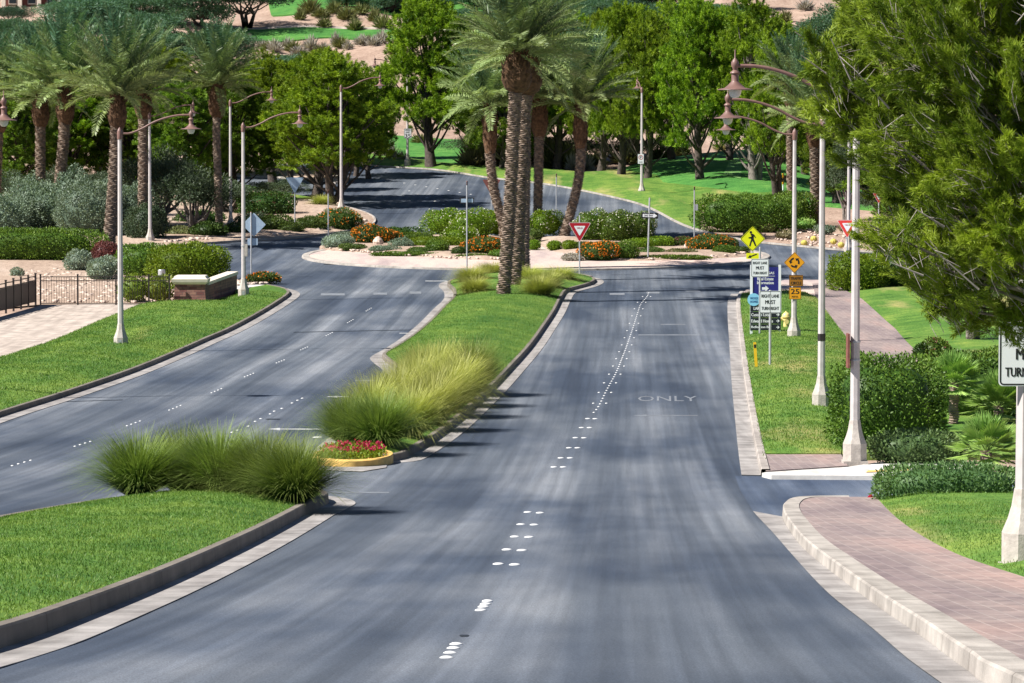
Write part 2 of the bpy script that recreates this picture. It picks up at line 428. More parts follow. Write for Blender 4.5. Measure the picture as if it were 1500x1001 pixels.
M['bloom_red'] = leafmat('dull_red_leaves', (.10, .035, .035), (.22, .07, .06), .2, hue=0)
M['cactus'] = plain('golden_cactus_spines', (.52, .44, .09), .7, var=.3, sc=14, bmp=.6)

# ================================================================== SETTING
def inside(px, py, poly):
    q = np.array(poly); r = np.zeros(len(px), bool); j = len(q) - 1
    for i in range(len(q)):
        c = ((q[i, 1] > py) != (q[j, 1] > py))
        with np.errstate(divide='ignore', invalid='ignore'):
            c &= px < (q[j, 0] - q[i, 0]) * (py - q[i, 1]) / (q[j, 1] - q[i, 1]) + q[i, 0]
        r ^= c; j = i
    return r
def segdist(px, py, poly):
    q = np.array(poly); d = np.full(len(px), 1e9)
    for i in range(len(q)):
        a, b = q[i], q[(i + 1) % len(q)]
        v = b - a; L = v @ v + 1e-12
        t = np.clip(((px - a[0]) * v[0] + (py - a[1]) * v[1]) / L, 0, 1)
        d = np.minimum(d, np.hypot(px - a[0] - t * v[0], py - a[1] - t * v[1]))
    return d
def densify(poly, mx, closed=True):
    out = []
    for i in range(len(poly) if closed else len(poly) - 1):
        a, b = np.array(poly[i]), np.array(poly[(i + 1) % len(poly)])
        n = max(1, int(np.linalg.norm(b - a) / mx))
        out += [tuple(a + (b - a) * k / n) for k in range(n)]
    if not closed: out.append(tuple(poly[-1]))
    return out
LAWNS = {}
def sheet(name, poly, mat, z=0.0, mound=0.0, mrad=2.0, sx=1.5, sy=3.0, kind='structure', wob=0.0, skirt=True):
    poly = densify(poly, sy)
    q = np.array(poly)
    gx = np.arange(q[:, 0].min(), q[:, 0].max(), sx); gy = np.arange(q[:, 1].min(), q[:, 1].max(), sy)
    X, Y = np.meshgrid(gx, gy); X = X.ravel(); Y = Y.ravel()
    k = inside(X, Y, poly); X, Y = X[k], Y[k]
    if len(X):
        d = segdist(X, Y, poly); k = d > sx * .35; X, Y = X[k], Y[k]
    pts = [Vector(p) for p in poly] + [Vector((x, y)) for x, y in zip(X, Y)]
    n = len(poly)
    vs, es, fs, *_ = delaunay_2d_cdt(pts, [], [list(range(n))], 1, 1e-5)
    vx = np.array([v.x for v in vs]); vy = np.array([v.y for v in vs])
    vz = zt(vx, vy) + z
    if mound:
        d = segdist(vx, vy, poly); t = np.clip(d / mrad, 0, 1)
        vz += mound * (1 - (1 - t)**2)
        if wob: vz += wob * t * np.sin(vx * 1.1 + vy * .35) * np.sin(vy * .21 + 1)
    me = bpy.data.meshes.new(name)
    fl = []
    for f in fs:
        a, b, c = [vs[i] for i in f[:3]]
        fl.append(tuple(f) if (b - a).cross(c - a) > 0 else tuple(reversed(f)))
    co = list(zip(vx, vy, vz))
    if z > .02 and skirt:
        cnt = {}
        for f in fl:
            for a, b in zip(f, f[1:] + f[:1]):
                cnt[(a, b)] = 1
        o = len(co); idx = {}
        for (a, b) in list(cnt):
            if (b, a) not in cnt:
                for k in (a, b):
                    if k not in idx: idx[k] = len(co); co.append((vx[k], vy[k], vz[k] - z - .12))
                fl.append((b, a, idx[a], idx[b]))
    me.from_pydata(co, [], fl); me.shade_smooth(); me.set_sharp_from_angle(angle=math.radians(50))
    return struct(link(name, me, mat), kind)
def normals(pts, closed):
    q = np.array(pts); 
    if closed: t = np.roll(q, -1, 0) - np.roll(q, 1, 0)
    else: t = np.gradient(q, axis=0)
    t = t / (np.linalg.norm(t, axis=1, keepdims=True) + 1e-9)
    return np.stack([-t[:, 1], t[:, 0]], 1)
def ccw(p):
    q = np.array(p); a = np.sum(q[:, 0] * np.roll(q[:, 1], -1) - np.roll(q[:, 0], -1) * q[:, 1])
    return p if a > 0 else p[::-1]
def offset(pts, d, closed): return [tuple(p) for p in np.array(pts) + normals(pts, closed) * d]
def sweep(name, pts, prof, mat, closed):
    """prof: (offset to the land side, height above road)"""
    n = normals(pts, closed); q = np.array(pts); m = len(prof); V = []; Fc = []
    for o, h in prof:
        p = q + n * o
        V.append(np.column_stack([p[:, 0], p[:, 1], zt(q[:, 0], q[:, 1]) + h]))
    V = np.stack(V, 1).reshape(-1, 3); N_ = len(q)
    for i in range(N_ if closed else N_ - 1):
        for k in range(m - 1):
            a = i * m + k; b = ((i + 1) % N_) * m + k
            Fc.append((a, b, b + 1, a + 1) if True else None)
    me = bpy.data.meshes.new(name); me.from_pydata([tuple(v) for v in V], [], Fc)
    # faces point up/outwards
    me.update()
    if sum(p.normal.z for p in me.polygons) < 0: me.flip_normals()
    me.shade_smooth(); me.set_sharp_from_angle(angle=math.radians(35))
    return struct(link(name, me, mat))
def kerb(pts, closed=False, w=.17, h=.16, gut=.5, mat='kerb', gmat='gutter'):
    sweep('kerb', pts, [(0, -.03), (.015, h - .02), (.035, h), (w, h), (w, .02)], M[mat], closed)
    if gut: sweep('gutter', pts, [(-gut, .006), (-gut, .014), (.01, .014)], M[gmat], closed)

# ---- base terrain
gx = np.concatenate([np.arange(-400, -100, 20), np.arange(-100, 100, 2.0), np.arange(100, 401, 20)])
gy = np.concatenate([np.arange(-60, 325, 2.0), np.arange(325, 560, 2.5), np.arange(560, 860, 10)])
X, Y = np.meshgrid(gx, gy); Z = zt(X, Y) - .06
V = np.column_stack([X.ravel(), Y.ravel(), Z.ravel()]); nx = len(gx)
ii = (np.arange(len(gy) - 1)[:, None] * nx + np.arange(nx - 1)[None]).ravel()
me = npmesh('ground', V, np.stack([ii, ii + 1, ii + 1 + nx, ii + nx], 1)); me.shade_smooth()
struct(link('ground', me, M['sand']))

# ---- kerb lines (photo pixels -> ground)
C_px = [('w', -17, 10), ('w', -16.5, 46), ('w', -15.7, 79), (-80, 640), (0, 612), (100, 580), (200, 545), (300, 502), (335, 487), (385, 460), (415, 441), (425, 432), (418, 426), (395, 421)]
Cl = smooth(W(C_px), False, 6)
E_px = [('w', 3.25, 6), ('w', 3.3, 17), (1437, 1001), (1421, 988), (1357, 940), (1292, 895), (1228, 847), (1180, 808), (1156, 778), (1146, 759), (1149, 748), (1165, 741), (1200, 739), (1290, 739)]
El = smooth(W(E_px), False, 6)[::-1]
D_px = [(1083, 431), (1079, 440), (1079, 460), (1083, 500), (1090, 560), (1099, 620), (1108, 670), (1114, 697)]
Dl = smooth(W(D_px), False, 6)
H_px = [(480, 240), (520, 242), (560, 245), (640, 250), (720, 262), (800, 271), (880, 286), (940, 301), (1000, 330), (1050, 345), (1110, 356), (1180, 363), (1250, 369), (1350, 374), (1600, 386)]
Hl = smooth(W(H_px), False, 6)
G_px = [(-300, 369), (150, 367), (237, 363), (330, 356), (380, 353), (430, 350), (480, 344), (525, 337), (545, 329), (546, 321), (535, 314), (520, 309), (505, 305), (480, 300), (456, 296), (420, 290), (390, 283), (340, 275), (280, 268)]
Gl = smooth(W(G_px), False, 5)
roadw = W([('w', -17, 5)]) + Cl + W([(350, 419), (250, 417), (0, 412), (-300, 412)]) + Gl + W([(240, 262), (240, 243)]) + Hl \
    + W([(1600, 419), (1300, 415), (1215, 412), (1150, 412), (1110, 420)]) + Dl + W([(1130, 702), (1200, 704), (1300, 704), (1750, 704), (1750, 741)]) + El
sheet('road', roadw, M['asphalt'], 0.0, sx=2.5, sy=4)

kerb(Cl, False, .17, .16, .5, 'kerb_dark'); kerb(El[3:], False, .30, .17, 0, 'kerb_white'); kerb(Dl, False, .2, .15, .42)
kerb(Hl[::-1], False, .16, .14, .45, 'kerb_white', 'kerb_white')
kerb(Gl[::-1], False, .16, .14, .4)

sheet('gutter', smooth(W([('w', 2.72, 6), ('w', 2.80, 17), (1376, 1001), (1280, 924), (1215, 872), (1164, 818), (1130, 779), (1103, 750)]), False, 5) + W([(1146, 758)]) + [p for p in El if p[1] < G2(1146, 759)[1]], M['gutter'], .014, sx=1, sy=2, skirt=False)
sheet('side_street', W([(1103, 749.5), (1085, 720), (1077, 698), (1114, 698.5), (1130, 702.5), (1300, 704), (1750, 704), (1750, 740.5), (1290, 740), (1165, 742.5), (1149.5, 749), (1146.5, 757.5)]), M['asphalt2'], .006, sx=2, sy=2, skirt=False)
# ---- near median
A_px = [('w', -13.5, 14), ('w', -5.3, 14), ('w', -4.75, 22), (0, 953), (130, 905), (250, 855), (350, 808), (445, 757), (472, 744), (482, 737), (462, 731), (400, 727), (300, 731), (150, 746), (0, 772), (-120, 800), ('w', -12, 46)]
Al = ccw(smooth(W(A_px), True, 6)); kerb(Al, True, .16, .20, .5, 'kerb_dark')
A_lawn = offset(Al, .12, True); sheet('lawn', A_lawn, M['lawn'], .17, .16, 1.6, 1.0, 2.0)
# ---- middle median
B_px = [(484, 668), (492, 655), (512, 638), (560, 597), (594, 560), (580, 543), (563, 530), (560, 524), (578, 513), (603, 496), (627, 476), (649, 453), (663, 439), (663, 428), (655, 419), (664, 413), (700, 408), (780, 404), (850, 406), (872, 412), (864, 419), (833, 428), (824, 438), (814, 458), (795, 487), (765, 526), (730, 564), (690, 603), (645, 641), (604, 667), (580, 676), (535, 677), (500, 675)]
Bl = ccw(smooth(W(B_px), True, 4)); kerb(Bl, True, .16, .18, .45, 'kerb_dark')
B_lawn = offset(Bl, .12, True); sheet('lawn', B_lawn, M['lawn'], .15, .30, 2.2, .8, 2.0)
sheet('pavement', W([(431, 677), (478, 652), (500, 650), (570, 662), (566, 686), (530, 692), (470, 690)]), M['gutter'], .018, sx=1, sy=2, skirt=False)
# ---- left verge lawn, plaza
Cin = offset(Cl, .12, False)
L_lawn = Cin + W([(345, 428), (344, 436), (302, 449), (253, 449), (205, 450), (150, 472), (100, 494), (60, 510), (0, 529), (-80, 552)]) + [(-21, 99), (-22, 40), (-24, 8)]
sheet('lawn', L_lawn, M['lawn'], .13, .22, 2.0, .8, 2.5, wob=.07)
sheet('plaza', W([(205, 451), (150, 473), (100, 495), (60, 511), (0, 530), (-80, 553), (-400, 640), (-400, 500), (0, 466), (59, 449), (130, 447), (215, 447), (252, 448)]), M['plaza'], .05, sx=3, sy=4)
sheet('pavement', W([(345, 429), (400, 421), (395, 419), (350, 418.5), (330, 425)]), M['ramp'], .06)
sheet('gravel', W([(60, 447), (252, 446), (300, 405), (130, 382), (0, 379), (-200, 380), (-200, 470)]), M['gravel'], .02, .12, 3, 1.5, 3)
# ---- right verge
Din = offset(Dl, .17, False)
D_lawn = Din[2:-3] + W([(1116, 672), (1232, 672), (1237, 600), (1290, 549), (1262, 521), (1225, 479), (1195, 439), (1180, 432), (1100, 432)])
sheet('lawn', D_lawn, M['verge'], .13, .22, 2.5, .8, 2, wob=.05)
sheet('pavement', W([(1116, 673), (1232, 673), (1242, 690), (1122, 698)]), M['brick'], .12, sx=1, sy=2)
sheet('pavement', W([(1116, 699.5), (1122, 698.5), (1242, 690.5), (1290, 683), (1400, 683), (1430, 696), (1290, 704), (1130, 703)]), M['ramp'], .10, sx=1, sy=2)
sheet('pavement', W([(1190, 419), (1215, 417), (1262, 441), (1312, 486), (1347, 523), (1342, 548), (1290, 549), (1262, 521), (1225, 479), (1195, 439)]), M['brick'], .12, sx=1, sy=2)
sheet('pavement', W([(1100, 423), (1150, 412.5), (1216, 412.5), (1216, 417), (1190, 419), (1195, 439), (1180, 432), (1086, 432)]), M['apron'], .09, sx=1, sy=2)
sheet('lawn', W([(1217, 417), (1262, 440), (1312, 485), (1347, 522), (1344, 548), (1290, 551), (1232, 604), (1232, 671), (1700, 671), (1700, 415)]), M['verge'], .10, .25, 3, 1, 3, wob=.08)
sheet('pavement', W([(1700, 741), (1700, 708)])[:0] or W([(1290, 705), (1430, 697), (1700, 697), (1700, 672), (1400, 683)]), M['gravel'], .08)
sheet('tactile_strip', W([(1268, 699.5), (1330, 697), (1334, 694), (1272, 696.5)]), M['bed_kerb'], .112, sx=1, sy=1, skirt=False)
# ---- near right paved walk and lawn
Ein = offset(El, .29, False)
wk_out = smooth(W([(1283, 740), (1312, 771), (1350, 800), (1400, 828), (1460, 851), (1500, 865), (1560, 888)]) + [(6.0, 26), (6.2, 6)], False, 5)
sheet('pavement', [p for p in Ein[4:]] + wk_out[::-1], M['brick'], .155, sx=1, sy=2)
sheet('lawn', wk_out + [(30, 6), (30, 40)] + W([(1900, 741)]), M['verge'], .16, .15, 1.0, .8, 2.0, wob=.04)
# ---- roundabout island
ctr = G2(785, 376); RAD = 14.3
ring = [(ctr[0] + RAD * math.cos(a), ctr[1] + RAD * math.sin(a)) for a in np.linspace(0, 2 * PI, 96, endpoint=False)]
kerb(ring, True, .45, .12, 0, 'kerb_white'); sheet('pavement', offset(ring, .4, True), M['apron'], .10, .12, 4, 1.5, 1.5)
sheet('gravel', smooth(W([(468, 366), (500, 372), (560, 378), (650, 384), (735, 387), (738, 372), (730, 350), (600, 352), (500, 358)]), True, 4), M['gravel'], .18, .25, 2, .8, .8)
sheet('gravel', smooth(W([(838, 386), (930, 388), (1040, 384), (1100, 378), (1095, 370), (1040, 360), (900, 356), (800, 352), (785, 358), (800, 372), (830, 378)]), True, 4), M['gravel'], .18, .25, 2, .8, .8)
# ---- corner land, far median, lawns beyond
Gin = offset(Gl[::-1], .14, False)
sheet('gravel', Gin + W([(200, 268), (-300, 300)]), M['gravel'], .10, .3, 3, 2, 3)
sheet('lawn', W([(456, 295), (420, 289), (390, 282), (340, 274), (300, 272), (330, 292), (400, 297)]), M['verge'], .30, .3, 2, 1, 2)
Jl = ccw(smooth(W([(300, 256), (430, 263), (470, 268), (492, 270), (499, 267), (494, 259), (478, 252), (430, 246), (300, 240)]), True, 5))
kerb(Jl, True, .2, .16, .4, 'kerb_white'); sheet('gravel', offset(Jl, .15, True), M['gravel'], .13)
Hin = offset(Hl[::-1], .14, False)[::-1]
hl = [p for p in Hin if p[0] <= G2(1022, 337)[0]]
sheet('lawn', hl + W([(1024, 338), (1022, 300), (1190, 288), (1196, 222), (1100, 224), (1000, 231), (940, 240), (900, 252), (860, 255), (800, 249), (760, 247), (720, 247), (640, 240), (600, 233), (540, 228)]), M['verge'], .12, .3, 3, 1.5, 3, wob=.15)
sheet('lawn', W([(900, 253), (945, 268), (1020, 288), (1190, 290), (1196, 224), (1100, 225), (1000, 232), (940, 241)]), M['fairway'], .2, .7, 6, 2, 3)
sheet('lawn', W([(1060, 272), (1085, 279), (1088, 243), (1070, 246)]), M['fair2'], .91, sx=1, sy=2, skirt=False)
sheet('lawn', W([(560, 242), (660, 246), (700, 240), (690, 200), (560, 196)]), M['fairway'], .12, sx=2, sy=2.5)
sheet('lawn', W([(1180, 300), (1300, 310), (1420, 300), (1420, 215), (1196, 218)]), M['fairway'], .12, sx=2, sy=2.5)
for q in ([(400, 24), (610, 30), (700, 20), (760, 4), (760, -60), (380, -60)], [(340, 55), (480, 51), (600, 56), (600, 44), (480, 41), (340, 43)]):
    sheet('lawn', W(q), M['fairway'], .12, sx=2, sy=2.5)
sheet('path', W([(330, 44.5), (480, 42.5), (620, 47), (620, 45.3), (480, 41), (330, 43)]), M['plaza'], .16, sx=2, sy=2)

# ---- worn markings and one painted shadow on the asphalt
def mark(pts, mat, name='road_marking', z=.006): return sheet(name, W(pts), M[mat], z, sx=1, sy=3)
def stripe(x0, x1, y, hgt, mat='paint'): return mark([(x0, y + hgt/2), (x1, y + hgt/2), (x1, y - hgt/2), (x0, y - hgt/2)], mat)
def arrow(x0, x1, y, h, mat='paint', tip=.22):
    xa = x0 + (x1 - x0) * tip
    return mark([(x0, y), (xa, y + h), (xa, y + h*.3), (x1, y + h*.45), (x1, y - h*.35), (xa, y - h*.3), (xa, y - h*.9)], mat)
arrow(478, 556, 581.5, 1.6); arrow(392, 474, 629, 1.9); stripe(520, 600, 558, 1.2, 'worn'); stripe(585, 600, 488.5, .9)
arrow(926, 1022, 609, 1.2, 'worn'); stripe(935, 1025, 491, 1.2, 'worn'); stripe(968, 1004, 475.5, 1, 'worn')
for a in ((470, 505, 431.5), (547, 567, 430.5), (600, 617, 429)): stripe(a[0], a[1], a[2], 3.2, 'worn')
for a in ((893, 915, 431), (947, 966, 429), (1004, 1026, 427)): stripe(a[0], a[1], a[2], 2.6, 'worn')
stripe(623, 655, 412, .8); stripe(480, 570, 722, 1.6, 'worn')
for x, y, w_, h_ in ((680, 932, 15, 2.6), (400, 614.5, 24, 1.6), (484, 387.5, 22, 1.4)):  # in order: asphalt patch, painted cast shadow of a lamp head, manhole cover
    mark([(x - w_/2, y), (x - w_*.35, y + h_/2), (x + w_*.35, y + h_/2), (x + w_/2, y), (x + w_*.35, y - h_/2), (x - w_*.35, y - h_/2)], 'tar', 'tar_patch')
for q in ([(430, 487.5), (690, 482.2), (690, 481.4), (430, 486.7)], [(545, 516.4), (700, 513), (700, 512.4), (545, 515.8)], [(0, 592), (180, 586.5), (180, 585.8), (0, 591.2)]):
    mark(q, 'tar', 'tar_seam', .005)
def textmesh(body):
    cu = bpy.data.curves.new('lettering', 'FONT'); cu.body = body; cu.resolution_u = 2; cu.offset = 0
    ob = bpy.data.objects.new('lettering', cu); COL.objects.link(ob)
    me = bpy.data.meshes.new_from_object(ob.evaluated_get(bpy.context.evaluated_depsgraph_get()))
    bpy.data.objects.remove(ob); bpy.data.curves.remove(cu)
    co = np.empty(len(me.vertices) * 3, np.float32); me.vertices.foreach_get('co', co); co = co.reshape(-1, 3)
    co -= co.min(0); co /= np.maximum(co.max(0), 1e-6)
    return me, co
me, co = textmesh('ONLY')
x0, y0 = G2(934, 588); x1, _ = G2(1022, 588)
co = np.column_stack([x0 + co[:, 0] * (x1 - x0) + co[:, 1] * .1, y0 + co[:, 1] * 2.5]); z = zt(co[:, 0], co[:, 1]) + .006
me.vertices.foreach_set('co', np.column_stack([co, z]).astype(np.float32).ravel()); me.update()
struct(link('road_marking', me, M['worn']))

# ---- ceramic pavement markers
def dome():
    b = MB(); b.lathe([(.062, 0), (.058, .012), (.04, .02), (.012, .024)], 10); return b.build('pavement_marker', M['dot'], sm=True)
dp = Proto(tag(dome(), 'x', 'road marker'))
def dot(x, y, label, group, s=1.0, world=False):
    p = Vector((x, y, float(zt(x, y)))) if world else P(x, y)
    dp.put(p, label, scale=(s, s, 1), group=group)
for x, y in [(668, 945), (664, 951), (659, 958), (654, 965)]: dot(x, y, 'round white marker in the group of four at the bottom edge of the road', 'nearest four lane markers', .95)
for x, y in [(714, 881.6), (711, 886), (708, 890), (704, 895)]: dot(x, y, 'round white marker in the second single file group of four up the lane', 'second four lane markers', 1.0)
for x, y in [(730, 827), (754, 828), (742.5, 806), (764.5, 807), (754, 787), (775, 787.5), (763, 769), (782.5, 769.5), (773, 751), (791, 752)]:
    dot(x, y, 'square looking white marker in the nearest double row on the right carriageway', 'nearest double row of lane markers', 1.25)
for x, y in [(811.4, 684.7), (825, 684.7), (821.5, 671.4), (835, 671.4), (833.5, 656.6), (846, 656.6), (843, 641.8), (855.5, 642), (852, 627), (863.6, 627), (861, 613.8), (871.7, 614)]:
    dot(x, y, 'white marker in the farther double row on the right carriageway', 'farther double row of lane markers', 1.3)
ln = smooth(W([(866, 609), (876, 597.7), (889, 572), (903, 546), (913, 521.6), (922, 497), (929, 476), (935.6, 455), (939, 446), (948, 435), (951, 428)]), False, 6)
ln = densify(ln, .1, False); acc = 0; k = 0; last = np.array(ln[0])
for p in ln[1:]:
    p = np.array(p); acc += np.linalg.norm(p - last); last = p
    if acc >= 1.25:
        acc = 0; k += 1
        dot(p[0], p[1], 'small white marker in the single file lane line towards the roundabout', 'single file lane markers', .62, True)
        if k % 4 == 0:
            for sx in (-.2, .2): dot(p[0] + sx, p[1] + .3, 'flat white marker beside the single file lane line', 'markers flanking the lane line', .7, True)
for gx_, gy_ in [(27, 679), (117, 651), (192, 621), (253, 598), (314, 573), (362, 550), (408, 530), (443, 511), (480, 490), (511, 471), (538, 454)]:
    X0, Y0 = G2(gx_, gy_)
    for k in range(4): dot(X0 + .05 * k, Y0 + (k - 1.5) * .72, 'white marker in a group of four on the left carriageway', 'lane markers of the left carriageway', .6, True)
for x, y in [(321, 643), (329, 639), (340, 634), (348, 631), (364, 625), (374, 618), (382, 614), (396, 607), (402, 603), (413, 599), (428, 591), (436, 587), (443, 584)]:
    dot(x, y, 'white marker on the turn lane line left of the grassy median', 'turn lane markers', .75)
dot(465, 641, 'large white dome marker beside the flower bed nose', None, 2.2)
for a, b, n in (((560, 263), (690, 285), 9), ((600, 280), (650, 300), 5)):
    for k in range(n): dot(a[0] + (b[0]-a[0])*k/(n-1), a[1] + (b[1]-a[1])*k/(n-1), 'tiny pale marker on the far road behind the roundabout', 'far road lane markers', 1.8)

# ---- grass blades on the lawns near the camera
def blades(name, poly, n, ln, zoff, mound, mrad, ylim=None, wd=.010, wob=0):
    q = np.array(poly); X = R.uniform(q[:, 0].min(), q[:, 0].max(), n * 3); lo, hi = q[:, 1].min(), q[:, 1].max()
    if ylim: lo, hi = max(lo, ylim[0]), min(hi, ylim[1])
    Y = R.uniform(lo, hi, n * 3); k = inside(X, Y, poly)
    X, Y = X[k][:n], Y[k][:n]
    t = np.clip(segdist(X, Y, poly) / mrad, 0, 1)
    z = zt(X, Y) + zoff + mound * (1 - (1 - t)**2) - .01
    if wob: z += wob * t * np.sin(X * 1.1 + Y * .35) * np.sin(Y * .21 + 1)
    D = np.column_stack([R.normal(0, .45, len(X)), R.normal(0, .45, len(X)), np.ones(len(X))])
    V, Q = leaves(np.column_stack([X, Y, z]), D, ln * R.uniform(.6, 1.4, len(X)), wd)
    pt = np.clip(.42 + .28 * np.sin(X * 1.3 + np.sin(Y * .7) * 2) * np.sin(Y * .45 + X) + .22 * np.sin(X * 3.7 + Y * .9) * np.sin(Y * 1.3 - X * 2) + R.normal(0, .2, len(X)), 0, 1)
    o = link(name, npmesh(name, V, Q, np.repeat(pt, 4)), M['blade']); struct(o, 'stuff')
blades('grass', A_lawn, 130000, .045, .17, .16, 1.6, (24, 72))
blades('grass', wk_out + [(14, 6), (14, 40)] + W([(1600, 741)]), 45000, .045, .16, .15, 1.0, (36, 72))
blades('grass', B_lawn, 60000, .075, .15, .30, 2.2, (125, 192))
blades('grass', L_lawn, 70000, .08, .13, .22, 2.0, (98, 188), .02, .07)
blades('grass', D_lawn, 50000, .07, .13, .22, 2.5, (85, 190), .018, .05)

# ================================================================== VEGETATION
def tubes_np(paths, n=5):
    """many small tubes as quads; path = list of (p, r)"""
    Vs, Qs, o = [], [], 0
    for path in paths:
        pts = np.array([p for p, r in path], float); rr = np.array([r for p, r in path])
        t = np.gradient(pts, axis=0); t = unit(t)
        a = np.cross(t, np.array([.3, .9, .31])); a = unit(a); b = np.cross(t, a)
        an = np.arange(n) * 2 * PI / n
        ringv = pts[:, None] + (a[:, None] * np.cos(an)[None, :, None] + b[:, None] * np.sin(an)[None, :, None]) * rr[:, None, None]
        m = len(pts); Vs.append(ringv.reshape(-1, 3))
        i = np.arange(m - 1)[:, None] * n; j = np.arange(n)[None]; k = (j + 1) % n
        Qs.append(np.stack([i + j, i + k, i + n + k, i + n + j], -1).reshape(-1, 4) + o); o += m * n
    return np.concatenate(Vs), np.concatenate(Qs)
def tubemesh(name, paths, mat, parent, n=7):
    V, Q = tubes_np(paths, n); me = npmesh(name, V, Q); me.shade_smooth(); return link(name, me, mat, parent)

# ---------------- pines
def make_pine(seed, dense=1.0, mat='pine', flat=.0, trunks=1, bark='bark', lift=.22, H=12.0, RW=3.5):
    rg = random.Random(seed)
    root = thing('pine_tree', 'pine', 'tree')
    zb = H * lift; lobes = []
    n = 30
    for i in range(n):
        u = (i + .5) / n
        z = zb + (H - zb) * (.05 + .89 * u)
        prof = math.sin(PI * min(1, max(.10, (.24 + .68 * u)))) ** .6
        a = i * 2.4 + rg.uniform(-.5, .5); rr = RW * prof * rg.uniform(.50, .88) if i < n - 2 else RW * .22
        r = RW * rg.uniform(.24, .38)
        lobes.append((np.array([rr * math.cos(a), rr * math.sin(a), z + rg.uniform(-.4, .4)]), r))
    lobes.append((np.array([0, 0, zb + (H - zb) * .40]), RW * .60)); lobes.append((np.array([0, 0, zb + (H - zb) * .70]), RW * .52))
    paths = []
    for k in range(trunks):
        a = k * 2.1 + rg.random(); dx = .35 * (trunks > 1)
        top = np.array([rg.uniform(-.4, .4), rg.uniform(-.4, .4), H * .82]) + np.array([math.cos(a), math.sin(a), 0]) * dx * 3
        bs = np.array([math.cos(a) * dx * .6, math.sin(a) * dx * .6, -.15])
        bow = np.array([rg.uniform(-.5, .5), rg.uniform(-.5, .5), 0])
        tr = .36 * (1 if trunks == 1 else .72)
        paths.append([(bs * (1 - t) + top * t + bow * math.sin(PI * t), tr * (1.25 if t == 0 else 1) * (1 - .75 * t) + .02) for t in np.linspace(0, 1, 9)])
    tpath = paths[0]
    for c, r in lobes[:-2]:
        t = max(.2, min(.8, (c[2] - 1.6) / (H * .95)))
        i = int(t * 8); p0 = paths[rg.randrange(trunks)][i][0]
        mid = (p0 + c) / 2 + np.array([0, 0, -.25])
        paths.append([(p0, .11), (mid, .075), (c, .035)])
    tubemesh('trunk', paths, M[bark], root, 7)
    npq = NP()
    for c, r in lobes:
        m = int(62 * dense * (r / 1.15) ** 2) + 8
        d = rdir(m); d[:, 2] = np.where(d[:, 2] < -.45, -d[:, 2], d[:, 2]); d[:, 2] += .12; d = unit(d)
        cl = c + d * r * R.uniform(.55, 1.18, (m, 1)) * np.array([1, 1, .9])
        for q, dd in zip(cl, d):
            k = 62; ax = unit(dd * .8 + np.array([0, 0, .7]) + R.normal(0, .3, 3)); hh = R.uniform(.28, .60)
            t = R.random(k); e = unit(rdir(k) * .8 + ax * .75)
            V, Q = leaves(q + ax * (t[:, None] - .35) * hh, e, R.uniform(.16, .34, k) * (1.15 - .5 * t), .038)
            npq.add(V, Q, np.repeat(np.clip(R.uniform(.05, .85) + R.normal(0, .12, k), 0, 1), 4))
    link('crown', npq.mesh('crown'), M[mat], root)
    return Proto(root)
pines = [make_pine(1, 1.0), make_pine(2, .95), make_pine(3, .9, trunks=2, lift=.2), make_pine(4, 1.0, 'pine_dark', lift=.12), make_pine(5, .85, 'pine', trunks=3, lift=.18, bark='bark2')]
def pine(v, xb, yb, w, top, label, group='pines behind the roundabout', rz=None):
    s = S(yb); h = (yb - top) / s
    pines[v].put(P(xb, yb), label, rnd.uniform(0, 6.28) if rz is None else rz, (w / s / 7.6, w / s / 7.6, h / 12.0), group)
pine(0, 632, 248, 165, 2, 'tall bright pine with a low splitting dark trunk beside the speed limit sign')
pine(1, 880, 257, 125, 24, 'leaning pine on the lawn behind the white flowering hedge')
pine(2, 908, 262, 130, 12, 'twin trunked pine rising behind the no parking sign pole')
pine(0, 948, 267, 118, 36, 'pine directly behind the slim street lamp that carries the no parking sign')
pine(1, 1026, 275, 140, 6, 'single trunked pine standing on the green lawn with a long shadow to its right')
pine(4, 1106, 279, 150, 12, 'round topped pine with dark crooked limbs at the right of the green lawn')
pine(2, 1140, 290, 120, 60, 'pine with a pale trunk just behind the clipped hedge on the lawn')
pine(2, 488, 303, 190, 84, 'broad bright pine with leaning trunks on the near corner of the far road')
pine(1, 464, 293, 165, 80, 'pine with one dark trunk standing left of the broad leaning pine')
pine(0, 400, 268, 130, 88, 'pine beyond the corner garden above the triangular sign back')
pine(3, 738, 252, 150, 80, 'dark pine with a pale split trunk behind the median palms')
pine(0, 815, 250, 130, 30, 'pine filling the gap between the median palms and the lawn pines', 'pines behind the roundabout')
pine(3, 20, 300, 170, 110, 'bright feathery pine at the left edge behind the sage bushes')
pine(0, 95, 292, 170, 120, 'pine between the two leftmost palms', None)
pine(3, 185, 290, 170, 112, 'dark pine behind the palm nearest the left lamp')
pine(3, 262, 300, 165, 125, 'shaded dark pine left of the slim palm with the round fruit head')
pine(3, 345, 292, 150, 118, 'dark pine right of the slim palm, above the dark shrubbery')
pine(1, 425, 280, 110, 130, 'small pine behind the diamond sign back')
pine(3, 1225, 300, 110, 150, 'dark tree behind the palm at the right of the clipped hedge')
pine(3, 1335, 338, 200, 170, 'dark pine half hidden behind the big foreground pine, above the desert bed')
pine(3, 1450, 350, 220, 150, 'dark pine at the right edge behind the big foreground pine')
pine(1, 560, 236, 60, 100, 'slender pine far behind the speed limit sign', None)

